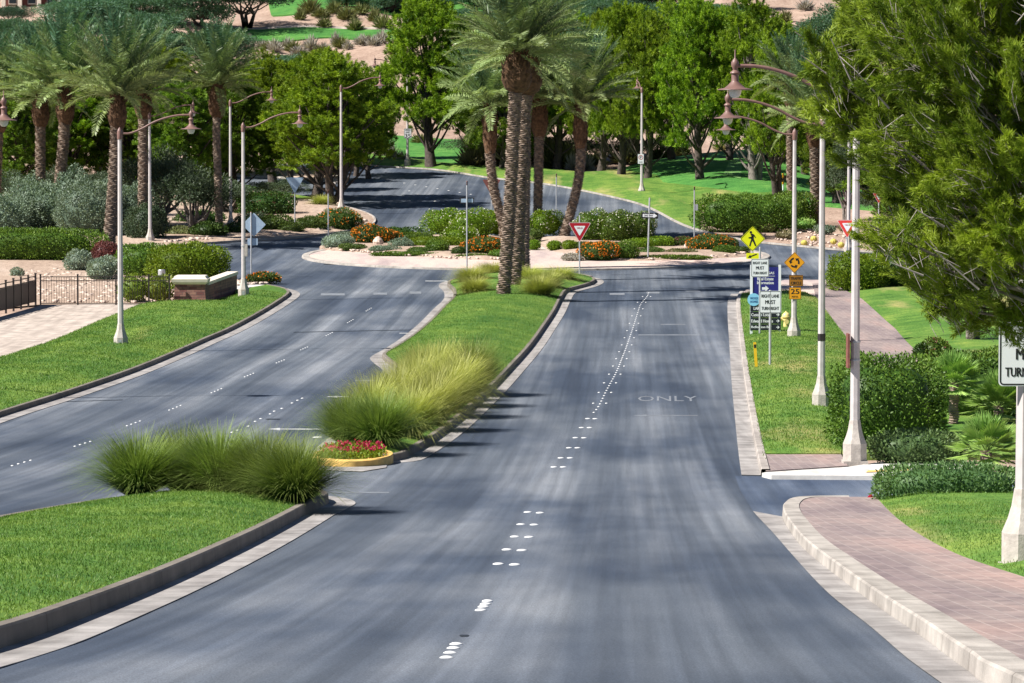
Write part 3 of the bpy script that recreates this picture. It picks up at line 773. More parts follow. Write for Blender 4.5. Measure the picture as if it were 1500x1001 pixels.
# ---------------- broad desert trees and scrub on the hillside
def make_broad(seed, mat, H=8.0, RW=5.0, n=14, leaf=.34, bark='bark', low=.28, cnt=850, trunks=3, full=False):
    rg = random.Random(seed); root = thing('desert_tree', 'tree', 'tree'); lob = []
    for i in range(n):
        a = i * 2.4; rr = RW * math.sqrt((i + .5) / n) * .72
        z = H * (low + (1 - low) * (.30 + .42 * (1 - (rr / RW) ** 2))) + rg.uniform(-.5, .4)
        lob.append((np.array([rr * math.cos(a), rr * math.sin(a), z]), rg.uniform(.26, .38) * RW))
        if full and i % 2: lob.append((np.array([rr * 1.05 * math.cos(a + .6), rr * 1.05 * math.sin(a + .6), z * .45]), rg.uniform(.26, .36) * RW))
    paths = []
    for c, r in lob:
        k = rg.randrange(trunks); b = np.array([math.cos(k * 2.1) * .2, math.sin(k * 2.1) * .2, -.1])
        fork = np.array([math.cos(k * 2.1) * RW * .13, math.sin(k * 2.1) * RW * .13, H * low])
        paths.append([(b, .26), (b * .5 + fork * .5, .2), (fork, .15), ((fork + c) / 2 + np.array([0, 0, -.3]), .08), (c, .03)])
    tubemesh('trunk', paths, M[bark], root, 6)
    npq = NP()
    for c, r in lob:
        d = rdir(cnt); rad = R.uniform(.25, 1.08, (cnt, 1)) ** .6
        p = c + d * r * rad * np.array([1, 1, .75])
        p += .25 * np.sin(p[:, [1, 2, 0]] * 2.3)
        V, Q = leaves(p, unit(d + rdir(cnt) * .9 + [0, 0, .3]), leaf * R.uniform(.5, 1.1, cnt), leaf * .30)
        npq.add(V, Q, np.repeat(np.clip(.5 + .35 * np.sin(p[:, 0] * 1.9) * np.sin(p[:, 1] * 1.7 + p[:, 2] * 2) + R.normal(0, .15, cnt), 0, 1), 4))
    link('crown', npq.mesh('crown'), M[mat], root)
    return Proto(root)
mesq = make_broad(21, 'blue_tree', low=.12, full=True, n=16, leaf=.40); dmesq = make_broad(22, 'dark_tree', low=.32); acac = make_broad(23, 'acacia', 5.0, 2.4, 12, .14, 'bark2', .25, 900)
olive = make_broad(24, 'olive', 4.2, 2.6, 13, .2, 'bark2', .14, 800)
def broad(pr, x, yb, w, h, label, group=None, dy=0):
    s = S(yb); pr.put(P(x, yb), label, rnd.uniform(0, 6.28), (w / s / (10 if pr in (mesq, dmesq) else 5),) * 2 + (h / s / (8 if pr in (mesq, dmesq) else 4.6),), group)
broad(mesq, 292, 47, 130, 70, 'blue green mesquite on the hillside left of the dark forked tree')
broad(dmesq, 362, 43, 165, 66, 'dark mesquite with a forked leaning trunk by the hillside path')
broad(mesq, 572, 26, 110, 46, 'pale blue green tree on the hillside above the tall pine')
broad(mesq, 505, 24, 70, 30, 'loose grey green tree beside the far fairway')
broad(dmesq, 1112, 14, 110, 60, 'dark tree at the top edge casting a shadow on the sandy slope')
broad(mesq, 1228, 92, 130, 92, 'bluish green tree above the palm, in front of the pale sand slope')
broad(mesq, 1285, 80, 90, 75, 'bluish tree on the slope at the edge of the big foreground pine')
broad(mesq, 840, 18, 120, 60, 'grey green tree on the hillside above the bright pines')
broad(mesq, 960, 20, 130, 60, 'grey green tree on the hillside top, right of centre')
broad(dmesq, 20, 40, 70, 42, 'dark tree beside the terrace at the upper left corner')
broad(mesq, 150, 34, 120, 45, 'green tree in front of the terrace loungers')
broad(mesq, 700, 14, 100, 50, 'feathery tree on the hillside left of the tallest palms')
broad(acac, 1425, 508, 125, 115, 'small pale acacia with three thin trunks on the right lawn under the big pine')
broad(olive, 235, 340, 150, 140, 'dark olive bush tree in the shaded corner bed by the lamp')
broad(olive, 285, 348, 130, 120, 'shaded olive bush under the slim palm')
broad(olive, 1240, 322, 70, 130, 'dusky olive tree behind the palm and the yield sign')

for v, x, y, w_, t, lb in [(1, 60, 262, 150, 85, 'pine in the rear row between the left palms'), (0, 150, 258, 150, 70, 'pine in the rear row behind the left lamp arm'), (1, 240, 262, 150, 75, 'pine in the rear row left of the slim palm'), (2, 330, 258, 150, 95, 'pine in the rear row right of the slim palm'),
        (0, 690, 240, 120, 60, 'pine in the rear row between the tall pine and the palms'), (1, 760, 236, 130, 50, 'pine in the rear row hidden by the tallest palm crowns'), (4, 850, 240, 120, 30, 'pine in the rear row right of the leaning island palm'), (0, 985, 246, 130, 18, 'pine in the rear row left of the single trunked pine'),
        (1, 1070, 250, 120, 20, 'pine in the rear row between the lawn pines'), (3, 1180, 262, 110, 70, 'dark pine in the rear row behind the spiky palm'), (2, 520, 258, 100, 112, 'pine in the rear row right of the broad leaning pine'), (3, 1275, 300, 150, 130, 'dark pine behind the desert bed, left of the two big dark ones')]:
    pine(v, x, y, w_, t, lb, 'rear row of pines')
for x, y, w_, h_, lb in [(120, 50, 150, 56, 'tree between the terrace and the left palm crowns'), (205, 44, 130, 50, 'tree right of the terrace loungers on the hillside'), (20, 70, 110, 46, 'tree at the left edge below the dark hilltop tree'), (255, 90, 120, 46, 'tree below the blue green mesquite'), (880, 30, 120, 40, 'bushy tree at the top behind the lawn pines, left one'), (925, 14, 100, 40, 'bushy tree at the top edge right of the tallest palm'), (1020, 26, 120, 36, 'bushy tree at the top behind the single trunked pine'), (1085, 40, 100, 36, 'bushy tree left of the shaded sand slope'), (640, 6, 100, 34, 'tree at the top edge above the tall pine'), (70, 74, 130, 50, 'green hillside tree behind the left palm crowns'), (215, 72, 140, 60, 'green hillside tree above the left lamp arm'), (320, 100, 120, 50, 'hillside tree between slim palm and dark mesquite'), (1200, 150, 110, 60, 'bluish tree low on the slope behind the right palm'), (760, 60, 110, 46, 'hillside tree showing between tall palm and pines')]:
    broad(mesq, x, y, w_, h_, lb, 'hillside trees')
for i, (v, x, y, w_, t, lb) in enumerate([(1, 540, 262, 80, 150, 'pine between the broad leaning pine and the speed limit sign'), (2, 380, 250, 140, 98, 'pine in the rear row above the diamond sign back'), (0, 470, 245, 140, 92, 'pine in the rear row behind the broad leaning pine'), (4, 925, 240, 130, 22, 'pine in the rear row behind the no parking sign'), (0, 1130, 246, 150, 30, 'pine in the rear row behind the round topped pine'), (1, 800, 232, 120, 40, 'pine in the rear row above the white flowering shrubs'), (1, 0, 262, 140, 80, 'pine in the rear row at the left picture edge'), (3, 1190, 240, 130, 90, 'dark pine in the rear row above the lamp arms')]):
    pine(v, x, y, w_, t, lb, 'rear row of pines')
for x, y, w_, h_, lb in [(790, 44, 150, 40, 'grey green thicket at the top just right of the tallest palm'), (850, 52, 140, 40, 'grey green thicket above the first lawn pine'), (990, 50, 150, 40, 'grey green thicket above the middle lawn pine'), (1060, 46, 130, 34, 'grey green thicket above the round topped pine'), (1165, 70, 120, 44, 'bluish thicket above the spiky palm crown'), (1150, 118, 120, 60, 'bluish thicket behind the highest lamp arm'), (680, 40, 110, 40, 'grey green thicket above the gap left of the tallest palm'), (620, 22, 90, 30, 'grey green thicket above the tall pine'), (420, 120, 130, 44, 'green thicket below the sandy bank')]:
    broad(mesq, x, y, w_, h_, lb, 'hillside thickets')
# ---------------- palms
def make_palm_crown(seed, n=78, L=3.7):
    rg = random.Random(seed); npq = NP()
    for i in range(n):
        u = i / n
        el = math.radians(-4 + 92 * u ** .62 + rg.uniform(-7, 7)); az = i * 2.39996 + rg.uniform(-.2, .2)
        ln = L * rg.uniform(.85, 1.05) * (1 + .12 * u); bend = math.radians(rg.uniform(22, 56)) * (1 - .55 * u)
        m = 40; t = np.linspace(0, 1, m); e = el - bend * t ** 1.5
        h = np.array([math.cos(az), math.sin(az), 0]); side = np.array([-math.sin(az), math.cos(az), 0])
        d = h[None] * np.cos(e)[:, None] + np.array([0, 0, 1])[None] * np.sin(e)[:, None]
        side = unit(side + np.array([0, 0, rg.uniform(-.5, .5)]))
        p = np.cumsum(d * ln / m, 0) + h * .12
        tw = rg.uniform(.0, .5)
        tint = np.clip(.98 - 1.1 * u + rg.uniform(-.14, .14), 0, 1)
        V, Q = tubes_np([[(p[k], .024 * (1 - .8 * k / m) + .004) for k in (0, 8, 18, 30, 39)]], 3)
        npq.add(V, Q, np.full(len(V), min(1, tint + .3)))
        k = np.arange(5, m); up = unit(np.cross(side, d))
        if up[0][2] < 0: up = -up
        for sg in (-1, 1):
            for rep in range(2):
                fo = R.uniform(.55, 1.0, (len(k), 1)); D = side[None] * sg + d[k] * fo + up[k] * R.uniform(.0, .45, (len(k), 1)) + np.array([0, 0, -.18])
                ll = .66 * (1 - .55 * np.abs(t[k] * 2 - .85) ** 1.5) * R.uniform(.8, 1.1, len(k))
                V, Q = leaves(p[k] + d[k] * (rep * .5 * ln / m), D, ll, .046, np.broadcast_to(up[k], (len(k), 3)) + R.normal(0, .5, (len(k), 3)))
                npq.add(V, Q, np.repeat(np.clip(tint + R.normal(0, .10, len(k)), 0, 1), 4))
    return npq.mesh('crown')
crowns = [make_palm_crown(31), make_palm_crown(32), make_palm_crown(33, 70)]
def palm(label, path, yb, wpx, boot, cr, v, group, droop=1.0, lenf=1.0):
    """path: photo points of the trunk axis from the foot up to the boot head's middle; boot = (width px, height px)"""
    base = P(*path[0] if path[0][1] == yb else (path[0][0], yb)); s = F / base.y
    root = thing('date_palm', label, 'palm tree', base, 0, group)
    ax = [np.array([(x - path[0][0]) / s, rnd.uniform(-.1, .1) * (i > 0), (yb - y) / s - .1 * (i == 0)]) for i, (x, y) in enumerate(path)]
    ax = np.array(smooth([tuple(a) for a in ax], False, 6)); Lg = np.concatenate([[0], np.cumsum(np.linalg.norm(np.diff(ax, axis=0), axis=1))])
    nr = int(Lg[-1] / .085); u = np.linspace(0, Lg[-1], nr); c = np.column_stack([np.interp(u, Lg, ax[:, k]) for k in range(3)])
    b = MB(); rr = wpx / s / 2 * .84; rings = []; n = 14
    for i in range(nr):
        f = 1 + .42 * math.exp(-u[i] / .45); 
        for q, (g, dz) in enumerate(((.86, 0), (1.13, .05))):
            rings.append([(c[i][0] + rr * f * (g + (.10 * q) * math.sin(j * 2.2 + i * 1.9) + rnd.uniform(-.05, .05)) * math.cos(2*PI*(j + .5 * (i % 2))/n),
                           c[i][1] + rr * f * (g + (.10 * q) * math.sin(j * 2.2 + i * 1.9) + rnd.uniform(-.05, .05)) * math.sin(2*PI*(j + .5 * (i % 2))/n), c[i][2] + dz + (.03 * q) * math.sin(j * 1.7 + i)) for j in range(n)])
    b.loft(rings); b.build('trunk', M['palm_trunk'], root)
    t = c[-1]; bw, bh = boot[0] / s / 2 * 1.12, boot[1] / s
    b = MB(); prof = [(rr, -bh * .55), (bw * .8, -bh * .42), (bw * 1.0, -bh * .2), (bw * .98, 0), (bw * .85, bh * .25), (bw * .55, bh * .5), (bw * .3, bh * .62)]
    b.lathe(prof, 14, t)
    for i in range(150):
        v_ = rnd.random(); zz = -bh * .45 + bh * .95 * v_; ra = np.interp(zz, [p[1] for p in prof], [p[0] for p in prof]); a = i * 2.39996
        o = Vector((math.cos(a), math.sin(a), 0)); p0 = Vector(t) + o * ra * .9 + Vector((0, 0, zz)); l = rnd.uniform(.12, .26) * (1 + .9 * v_)
        w = Vector((-o.y, o.x, 0)) * .06
        p1 = p0 + o * l * .55 + Vector((0, 0, l))
        b.add([p0 - w, p0 + w, p1 + w * .6, p1 - w * .6, p0 + o * .05], [(0, 1, 2, 3), (0, 3, 4), (1, 4, 2)])
    b.build('frond_stub_head', M['boots'], root)
    o = link('crown', crowns[v], None, root)
    if not crowns[v].materials: crowns[v].materials.append(M['palm'])
    k = cr / s / 7.0; o.scale = (k * .95, k * .95, k * 1.2 * lenf); o.location = (t[0], t[1], t[2] + bh * .52); o.rotation_euler = (0, 0, rnd.uniform(0, 6.28))
    return root
gm = 'palms on the grassy median'
palm('tallest front palm on the median, its foot flaring in the grass', [(736, 444), (741, 390), (747, 300), (752, 200), (757, 108)], 444, 22, (40, 52), 215, 0, gm)
palm('median palm touching the front one, second from the front, with a round stub head', [(752, 430), (758, 360), (764, 250), (772, 112)], 430, 21, (40, 52), 215, 1, gm)
palm('median palm third from the front, mostly hidden by the front pair', [(760, 412), (762, 330), (764, 220), (765, 116)], 412, 18, (30, 46), 200, 2, gm)
palm('rearmost median palm, at the right side of the trunk bunch', [(768, 397), (769, 320), (770, 220), (768, 128)], 397, 17, (28, 44), 190, 0, gm)
gr_ = 'palms on the roundabout island'
palm('island palm with a curved trunk leaning left behind the median palms', [(741, 352), (737, 330), (724, 280), (718, 230), (718, 190)], 352, 17, (19, 66), 180, 1, gr_)
palm('straight island palm between the median bunch and the leaning palm', [(787, 350), (788, 300), (789, 240), (790, 175)], 350, 16, (22, 50), 165, 2, gr_)
palm('island palm whose trunk curves right above the yield sign', [(824, 352), (836, 312), (847, 265), (851, 225), (850, 185)], 352, 17, (19, 60), 178, 0, gr_)
gl = 'palms on the left corner beyond the fence'
palm('palm cut by the left picture edge behind the brown lamp', [(-8, 330), (-4, 250), (-1, 170)], 330, 17, (24, 46), 150, 1, gl)
palm('left palm with a bulging stub head, its foot hidden in silvery bushes', [(63, 345), (60, 260), (61, 165)], 345, 17, (23, 40), 165, 2, gl)
palm('left palm with a slightly curved trunk between the silvery bushes', [(84, 348), (88, 270), (95, 200), (97, 158)], 348, 19, (24, 46), 180, 0, gl)
palm('left palm with its foot behind the end of the long hedge', [(159, 366), (166, 290), (171, 220), (173, 165)], 366, 21, (25, 45), 190, 1, gl)
palm('left palm close behind the slim lamp pole, its foot in dark bushes', [(210, 356), (210, 260), (211, 155)], 356, 17, (23, 36), 165, 2, gl)
palm('slim left palm with a round fruit cluster head', [(322, 350), (320, 270), (318, 200), (319, 150)], 350, 13, (23, 44), 150, 0, gl)
palm('palm with a spiky trunk between the clipped hedge and the right lamps', [(1194, 331), (1194, 260), (1192, 195)], 331, 17, (20, 40), 160, 1, None)
palm('short palm crown behind the lawn pines, near the right lamp arms', [(1158, 300), (1157, 240), (1156, 140)], 300, 12, (16, 30), 120, 2, None)

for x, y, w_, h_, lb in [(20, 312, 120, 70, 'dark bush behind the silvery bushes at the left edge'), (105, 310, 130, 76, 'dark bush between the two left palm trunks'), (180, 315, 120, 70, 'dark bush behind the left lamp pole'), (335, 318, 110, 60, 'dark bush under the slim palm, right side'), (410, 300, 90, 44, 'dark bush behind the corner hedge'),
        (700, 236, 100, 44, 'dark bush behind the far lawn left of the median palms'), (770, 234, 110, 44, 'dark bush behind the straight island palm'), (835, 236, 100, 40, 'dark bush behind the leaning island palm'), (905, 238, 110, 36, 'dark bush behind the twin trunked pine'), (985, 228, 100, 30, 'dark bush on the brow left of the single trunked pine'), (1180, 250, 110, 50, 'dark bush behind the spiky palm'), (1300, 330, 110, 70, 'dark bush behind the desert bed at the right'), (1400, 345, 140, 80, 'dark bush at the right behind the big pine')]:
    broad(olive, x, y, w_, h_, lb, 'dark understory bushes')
# ---------------- ornamental grasses
def make_fountain(seed, mat, n=1900, h=1.15, spread=1.0):
    root = None; m = 5
    a = R.uniform(0, 2 * PI, n); el = np.radians(R.uniform(30, 90, n)); L = h * R.uniform(.75, 1.25, n)
    bend = np.radians(R.uniform(20, 75, n)) * spread
    base = np.column_stack([np.cos(a) * .2 * R.random(n), np.sin(a) * .2 * R.random(n), np.zeros(n)])
    hd = np.column_stack([np.cos(a), np.sin(a), np.zeros(n)]); sd = np.column_stack([-np.sin(a), np.cos(a), np.zeros(n)])
    p = base.copy(); P_ = [p]
    for k in range(m):
        e = el - bend * ((k + .5) / m) ** 1.3
        p = p + (hd * np.cos(e)[:, None] + np.array([0, 0, 1]) * np.sin(e)[:, None]) * (L / m)[:, None]; P_.append(p)
    P_ = np.stack(P_, 1); w = (.0055 * (1 - (np.arange(m + 1) / m) ** 2 * .85))[None, :, None]
    V = np.stack([P_ - sd[:, None] * w, P_ + sd[:, None] * w], 2).reshape(-1, 3)
    i = (np.arange(n)[:, None] * (m + 1) * 2 + np.arange(m)[None] * 2).ravel()
    Q = np.stack([i, i + 1, i + 3, i + 2], 1)
    al = np.tile(np.repeat(np.arange(m + 1) / m, 2), n); ti = np.repeat(R.random(n), (m + 1) * 2)
    o = link('fountain_grass', npmesh('fountain_grass', V, Q, ti, al), M[mat]); tag(o, 'x', 'ornamental grass')
    return Proto(o)
fg = [make_fountain(1, 'fountain', 3400), make_fountain(2, 'fountain', 3400)]; fl = [make_fountain(3, 'fountain_lime', 2600, 1.1, 1.15), make_fountain(4, 'fountain_lime', 2600, 1.1, 1.0)]
def fgrass(pr, x, y, w, h, label, group):
    s = S(y); p = P(x, y, .2); pr.put(p, label, rnd.uniform(0, 6), (w / s / 1.5, w / s / 1.5, h / s / 1.15), group)
g = 'fountain grass clumps on the near median'
fgrass(fg[0], 203, 742, 140, 92, 'leftmost green grass clump on the near median, arching over the lawn', g)
fgrass(fg[1], 268, 735, 130, 92, 'grass clump in the gap behind the left and middle clumps of the near median', g)
fgrass(fg[1], 320, 742, 150, 100, 'middle dark green grass clump at the back of the near lawn', g)
fgrass(fg[0], 388, 746, 140, 96, 'grass clump second from the right on the near median', g)
fgrass(fg[1], 432, 752, 135, 94, 'rightmost grass clump spilling over the near median kerb nose', g)
g = 'fountain grass row on the middle median'
rowp = [(512, 664, 100, 76, 'green grass clump directly behind the left of the pink flowers', 0), (556, 668, 105, 82, 'green grass clump behind the right of the pink flowers', 0),
        (600, 652, 105, 84, 'grass clump by the kerb, first behind the flower bed on the right road side', 1), (545, 640, 100, 80, 'grass clump on the turn lane side, second row from the flower bed', 1),
        (632, 632, 100, 82, 'yellow grass clump overhanging the right kerb in the third row', 1), (580, 624, 100, 82, 'yellow grass clump in the middle of the third row', 1),
        (655, 612, 96, 80, 'yellow grass clump by the right kerb in the fourth row', 1), (610, 606, 96, 80, 'lime grass clump on the turn lane side in the fourth row', 1),
        (675, 596, 90, 76, 'yellow grass clump leaning over the kerb in the fifth row', 1), (635, 588, 90, 76, 'lime grass clump in the centre of the fifth row', 1),
        (692, 580, 84, 72, 'dark tinged grass clump nearest the kerb before the median lawn', 0), (655, 575, 84, 70, 'lime grass clump bordering the median lawn', 1), (620, 572, 80, 62, 'lime grass clump at the turn lane edge bordering the median lawn', 1)]
for i, (x, y, w, h, lb, k) in enumerate(rowp): fgrass((fg if k == 0 else fl)[i % 2], x, y, w * 1.05, h, lb, g)
g = 'soft grass clumps at the far end of the median'
for x, y, w, h, lb in [(695, 438, 55, 30, 'low grass clump left of the front palm foot'), (690, 420, 60, 26, 'low grass clump at the far left tip of the median'), (790, 441, 62, 34, 'bright grass clump right of the palm feet, by the kerb'),
                       (775, 420, 60, 26, 'grass clump behind the palm feet'), (820, 418, 60, 24, 'grass clump around the foot of the front yield sign'), (722, 410, 60, 22, 'grass clump between the sign post and the palm trunks'), (805, 428, 50, 26, 'grass clump between the yield sign and the kerb clump')]:
    fgrass(fl[rnd.randrange(2)], x, y, w, h, lb, g)

# ---------------- shrubs
def superell(n, rx, ry, rz, ex, lump, seed):
    d = rdir(n); 
    den = (np.abs(d[:, 0]) ** ex + np.abs(d[:, 1]) ** ex + np.abs(d[:, 2]) ** ex) ** (-1 / ex)
    p = d * den[:, None]
    k = 1 + lump * (np.sin(p[:, 0] * rx * 2.6 + seed) * np.sin(p[:, 1] * ry * 2.6 + seed * 2) + .6 * np.sin(p[:, 0] * rx * 5 + p[:, 2] * rz * 5 + seed))
    return p * np.array([rx, ry, rz]) * k[:, None], d
def bush(name, label, cat, x, yb, w, h, mat, leaf=.13, ex=2.4, lump=.09, depth=.8, dens=1.0, fl=None, group=None, fln=260, fls=.09, up=.35, dz=.08, core=True):
    s = S(yb); rx = w / s / 2; rz = h / s * .56; ry = rx * depth; seed = rnd.uniform(0, 9)
    area = 4 * PI * ((rx * ry) ** 1.6 / 3 + (rx * rz) ** 1.6 / 3 + (ry * rz) ** 1.6 / 3) ** (1 / 1.6)
    n = int(min(26000, max(400, dens * area * 1.5 / (leaf * leaf * .23))))
    p, d = superell(n, rx, ry, rz, ex, lump, seed); p *= R.uniform(.80, 1.06, (n, 1)); p[:, 2] += h / s * .46
    k = p[:, 2] > -.05; p, d = p[k], d[k]; n = len(p)
    V, Q = leaves(p, unit(d * .6 + rdir(n) * .8 + np.array([0, 0, up])), leaf * R.uniform(.6, 1.2, n), leaf * .46)
    ti = np.clip(.45 + .3 * np.sin(p[:, 0] * 3.1 + seed) * np.sin(p[:, 2] * 4 + p[:, 1] * 2) + R.normal(0, .2, n), 0, 1)
    q = NP(); q.add(V, Q, np.repeat(ti, 4))
    if core:
        nu, nv = 18, 10; Vc = []
        for i in range(nv + 1):
            for j in range(nu):
                th = PI * i / nv; ph = 2 * PI * j / nu; dd = np.array([math.sin(th) * math.cos(ph), math.sin(th) * math.sin(ph), math.cos(th)])
                dd = dd * (np.sum(np.abs(dd) ** ex)) ** (-1 / ex) * .80
                Vc.append((dd[0] * rx, dd[1] * ry, dd[2] * rz + h / s * .46))
        Qc = [(i * nu + j, (i + 1) * nu + j, (i + 1) * nu + (j + 1) % nu, i * nu + (j + 1) % nu) for i in range(nv) for j in range(nu)]
        q.add(np.array(Vc), np.array(Qc), np.full(len(Vc), .1))
    o = link(name, q.mesh(name), M[mat]); tag(o, label, cat, group)
    o.location = P(x, yb, dz) + Vector((0, ry * .8, 0)); o.location.z = float(zt(o.location.x, o.location.y - ry * .5)) + dz
    if fl:
        pf, df = superell(fln, rx, ry, rz, ex, lump, seed); pf[:, 2] += h / s * .46; kk = (pf[:, 2] > h / s * .2); pf, df = pf[kk] * 1.04, df[kk]
        V, Q = leaves(np.repeat(pf, 3, 0), unit(np.repeat(df, 3, 0) * .5 + rdir(len(pf) * 3)), fls * R.uniform(.7, 1.3, len(pf) * 3), fls * .8)
        f = npmesh('blooms', V, Q, np.repeat(R.random(len(pf) * 3), 4)); fo = link('blooms', f, M[fl], o); fo['kind'] = 'stuff'
    return o
hg = 'hedge'
bush('hedge', 'long flat topped dark green hedge at the left above the gravel', hg, 45, 384, 210, 44, 'hedge', .15, 4, .05, .28)
bush('hedge', 'rounded bright green hedge behind the stone pier', hg, 275, 414, 115, 52, 'hedge_bright', .15, 2.8, .07, .6)
bush('hedge', 'green hedge between the left lamp pole and the bright hedge', hg, 210, 408, 80, 46, 'hedge', .15, 3, .06, .7)
bush('shrub', 'purple leaved shrub at the foot of the left palm', 'shrub', 153, 388, 40, 30, 'bloom_red', .14, 2.2, .1)
g = 'silvery sage bushes behind the long hedge'
for x, y, w, h, lb in [(18, 352, 90, 62, 'silvery bush at the left edge above the hedge'), (70, 350, 95, 72, 'tall silvery bush between the two left palms'), (125, 355, 95, 88, 'silvery bush right of the curved left palm'), (190, 352, 70, 78, 'silvery bush behind the left lamp pole'), (100, 350, 60, 95, 'highest silvery bush at the back of the left palms')]:
    bush('sage_bush', lb, 'bush', x, y, w, h, 'sage', .17, 2, .13, .9, 1.0, group=g)
for x, y, w, h, lb in [(114, 400, 42, 30, 'round grey green shrub in front of the long hedge end'), (148, 414, 48, 34, 'round grey green shrub touching the left lamp pole'), (24, 408, 18, 12, 'small grey tuft on the gravel behind the railing'), (272, 412, 42, 18, 'grey tuft showing over the pier cap')]:
    bush('grey_shrub', lb, 'shrub', x, y, w, h, 'cushion', .14, 2, .12, group='grey shrubs on the left gravel')
bush('straw_shrub', 'straw coloured tuft behind the low stone wall', 'shrub', 308, 413, 26, 17, 'dry', .14, 2, .1)
for x, w, h, lb in [(195, 46, 38, 'yellow green reedy plant behind the iron fence by the lamp pole'), (232, 46, 36, 'yellow green reedy plant between the iron fence and the stone pier')]:
    bush('reedy_plant', lb, 'plant', x, 445, w, h, 'fountain_lime', .22, 2, .12, .7, .7, up=1.2)
bush('groundcover', 'orange tinged low plants along the kerb left of the diamond sign', 'shrub', 385, 417, 52, 14, 'lantana', .13, 2.2, .12, .5, fl='bloom_orange', fln=120)
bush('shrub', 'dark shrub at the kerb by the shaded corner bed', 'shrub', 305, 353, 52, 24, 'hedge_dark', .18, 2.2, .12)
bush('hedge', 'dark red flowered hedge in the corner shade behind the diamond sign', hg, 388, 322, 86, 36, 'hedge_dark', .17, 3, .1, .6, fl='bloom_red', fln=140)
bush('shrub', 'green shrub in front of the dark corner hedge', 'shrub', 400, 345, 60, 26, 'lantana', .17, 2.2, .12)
bush('lantana_bush', 'brown orange flowered bush at the kerb tip of the corner bed', 'flowering shrub', 495, 340, 66, 30, 'lantana', .14, 2.2, .12, .6, fl='bloom_orange', fln=160)
bush('shrub', 'low brownish shrub left of the kerb tip bush', 'shrub', 452, 342, 52, 20, 'lantana', .14, 2.2, .12)
for x, lb in ((470, 'tuft of grass at the foot of the leaning pine'), (482, 'tuft of grass in the ochre kerbed far median')):
    fgrass(fl[0], x, 306 if x == 470 else 262, 34, 18 if x == 470 else 20, lb, None)
# roundabout planting
I = 'planting on the roundabout island'
bush('cushion_shrub', 'grey green cushion plant at the left end of the island', 'shrub', 494, 369, 45, 17, 'cushion', .12, 2.2, .06, .8, group=I, dz=.25)
bush('cushion_shrub', 'second grey green cushion behind the leftmost one on the island', 'shrub', 503, 362, 40, 14, 'cushion', .12, 2.2, .06, group=I, dz=.3)
bush('lantana_bush', 'large orange flowering bush beside the pale boulder on the island', 'flowering shrub', 544, 366, 66, 27, 'lantana', .12, 2.1, .1, .7, fl='bloom_orange', fln=520, group=I, dz=.3)
bush('lantana_bush', 'smaller orange bush right of the boulder', 'flowering shrub', 575, 364, 30, 17, 'lantana', .12, 2.1, .1, fl='bloom_orange', fln=160, group=I, dz=.3)
bush('lantana_bush', 'orange flowering bush below the white flowering shrubs, left of the palms', 'flowering shrub', 708, 381, 66, 24, 'lantana', .12, 2.1, .1, .7, fl='bloom_orange', fln=420, group=I, dz=.3)
bush('lantana_bush', 'orange flowering bush at the foot of the front yield sign', 'flowering shrub', 876, 388, 56, 25, 'lantana', .12, 2.1, .1, .7, fl='bloom_orange', fln=460, group=I, dz=.3)
bush('lantana_bush', 'rust coloured flowering bush right of the pale boulder at the right end', 'flowering shrub', 1042, 376, 66, 23, 'lantana', .12, 2.1, .1, .7, fl='bloom_orange', fln=300, group=I, dz=.3)
bush('lantana_bush', 'reddish bush left of the right hand boulder', 'flowering shrub', 1000, 370, 36, 14, 'lantana', .12, 2.1, .1, fl='bloom_red', fln=200, group=I, dz=.3)
bush('green_shrub', 'fresh green shrub right of the orange bush under the yield sign', 'shrub', 918, 387, 36, 25, 'hedge', .12, 2.2, .12, group=I, dz=.25)
bush('green_shrub', 'loose green shrub between boulder and curved hedge', 'shrub', 588, 371, 36, 14, 'sage', .12, 2, .15, group=I, dz=.25)
bush('green_shrub', 'green shrub in front of the curved hedge', 'shrub', 640, 378, 36, 19, 'hedge', .12, 2, .12, group=I, dz=.25)
bush('green_shrub', 'dark green ball shaped shrub in front of the left lobe', 'shrub', 674, 382, 26, 13, 'hedge_dark', .1, 2.2, .03, group=I, dz=.25)
bush('box_hedge', 'low clipped yellow green hedge curving round the left of the island', hg, 640, 370, 84, 15, 'hedge_bright', .11, 4, .03, .5, group=I, dz=.25)
bush('box_hedge', 'low dark hedge behind the clipped curving one', hg, 608, 362, 50, 13, 'hedge', .11, 4, .03, .4, group=I, dz=.3)
bush('box_hedge', 'low clipped hedge left of the one way sign post', hg, 938, 373, 38, 15, 'hedge_bright', .11, 3.5, .03, .6, group=I, dz=.3)
bush('box_hedge', 'low clipped hedge right of the one way sign post', hg, 968, 371, 38, 16, 'hedge_bright', .11, 3.5, .03, .6, group=I, dz=.3)
bush('box_hedge', 'small dark clipped hedge at the right end of the island', hg, 1068, 372, 26, 14, 'hedge_dark', .11, 3.5, .03, group=I, dz=.3)
bush('green_shrub', 'low green shrub in front of the right end hedge', 'shrub', 1062, 379, 32, 12, 'hedge', .11, 2.5, .06, group=I, dz=.25)
bush('grey_shrub', 'flat grey purple plant left of the yield sign orange bush', 'shrub', 838, 388, 32, 10, 'greyscrub', .11, 2, .1, group=I, dz=.2)
for x, y, w, lb in ((590, 381, 95, 'flat green groundcover strip at the front left of the island'), (700, 384, 60, 'flat yellowish groundcover strip near the median sign post'), (985, 386, 110, 'flat green groundcover strip at the front right of the island')):
    bush('groundcover', lb, 'groundcover', x, y, w, 6, 'hedge', .11, 2.5, .1, .2, group=I, dz=.2)
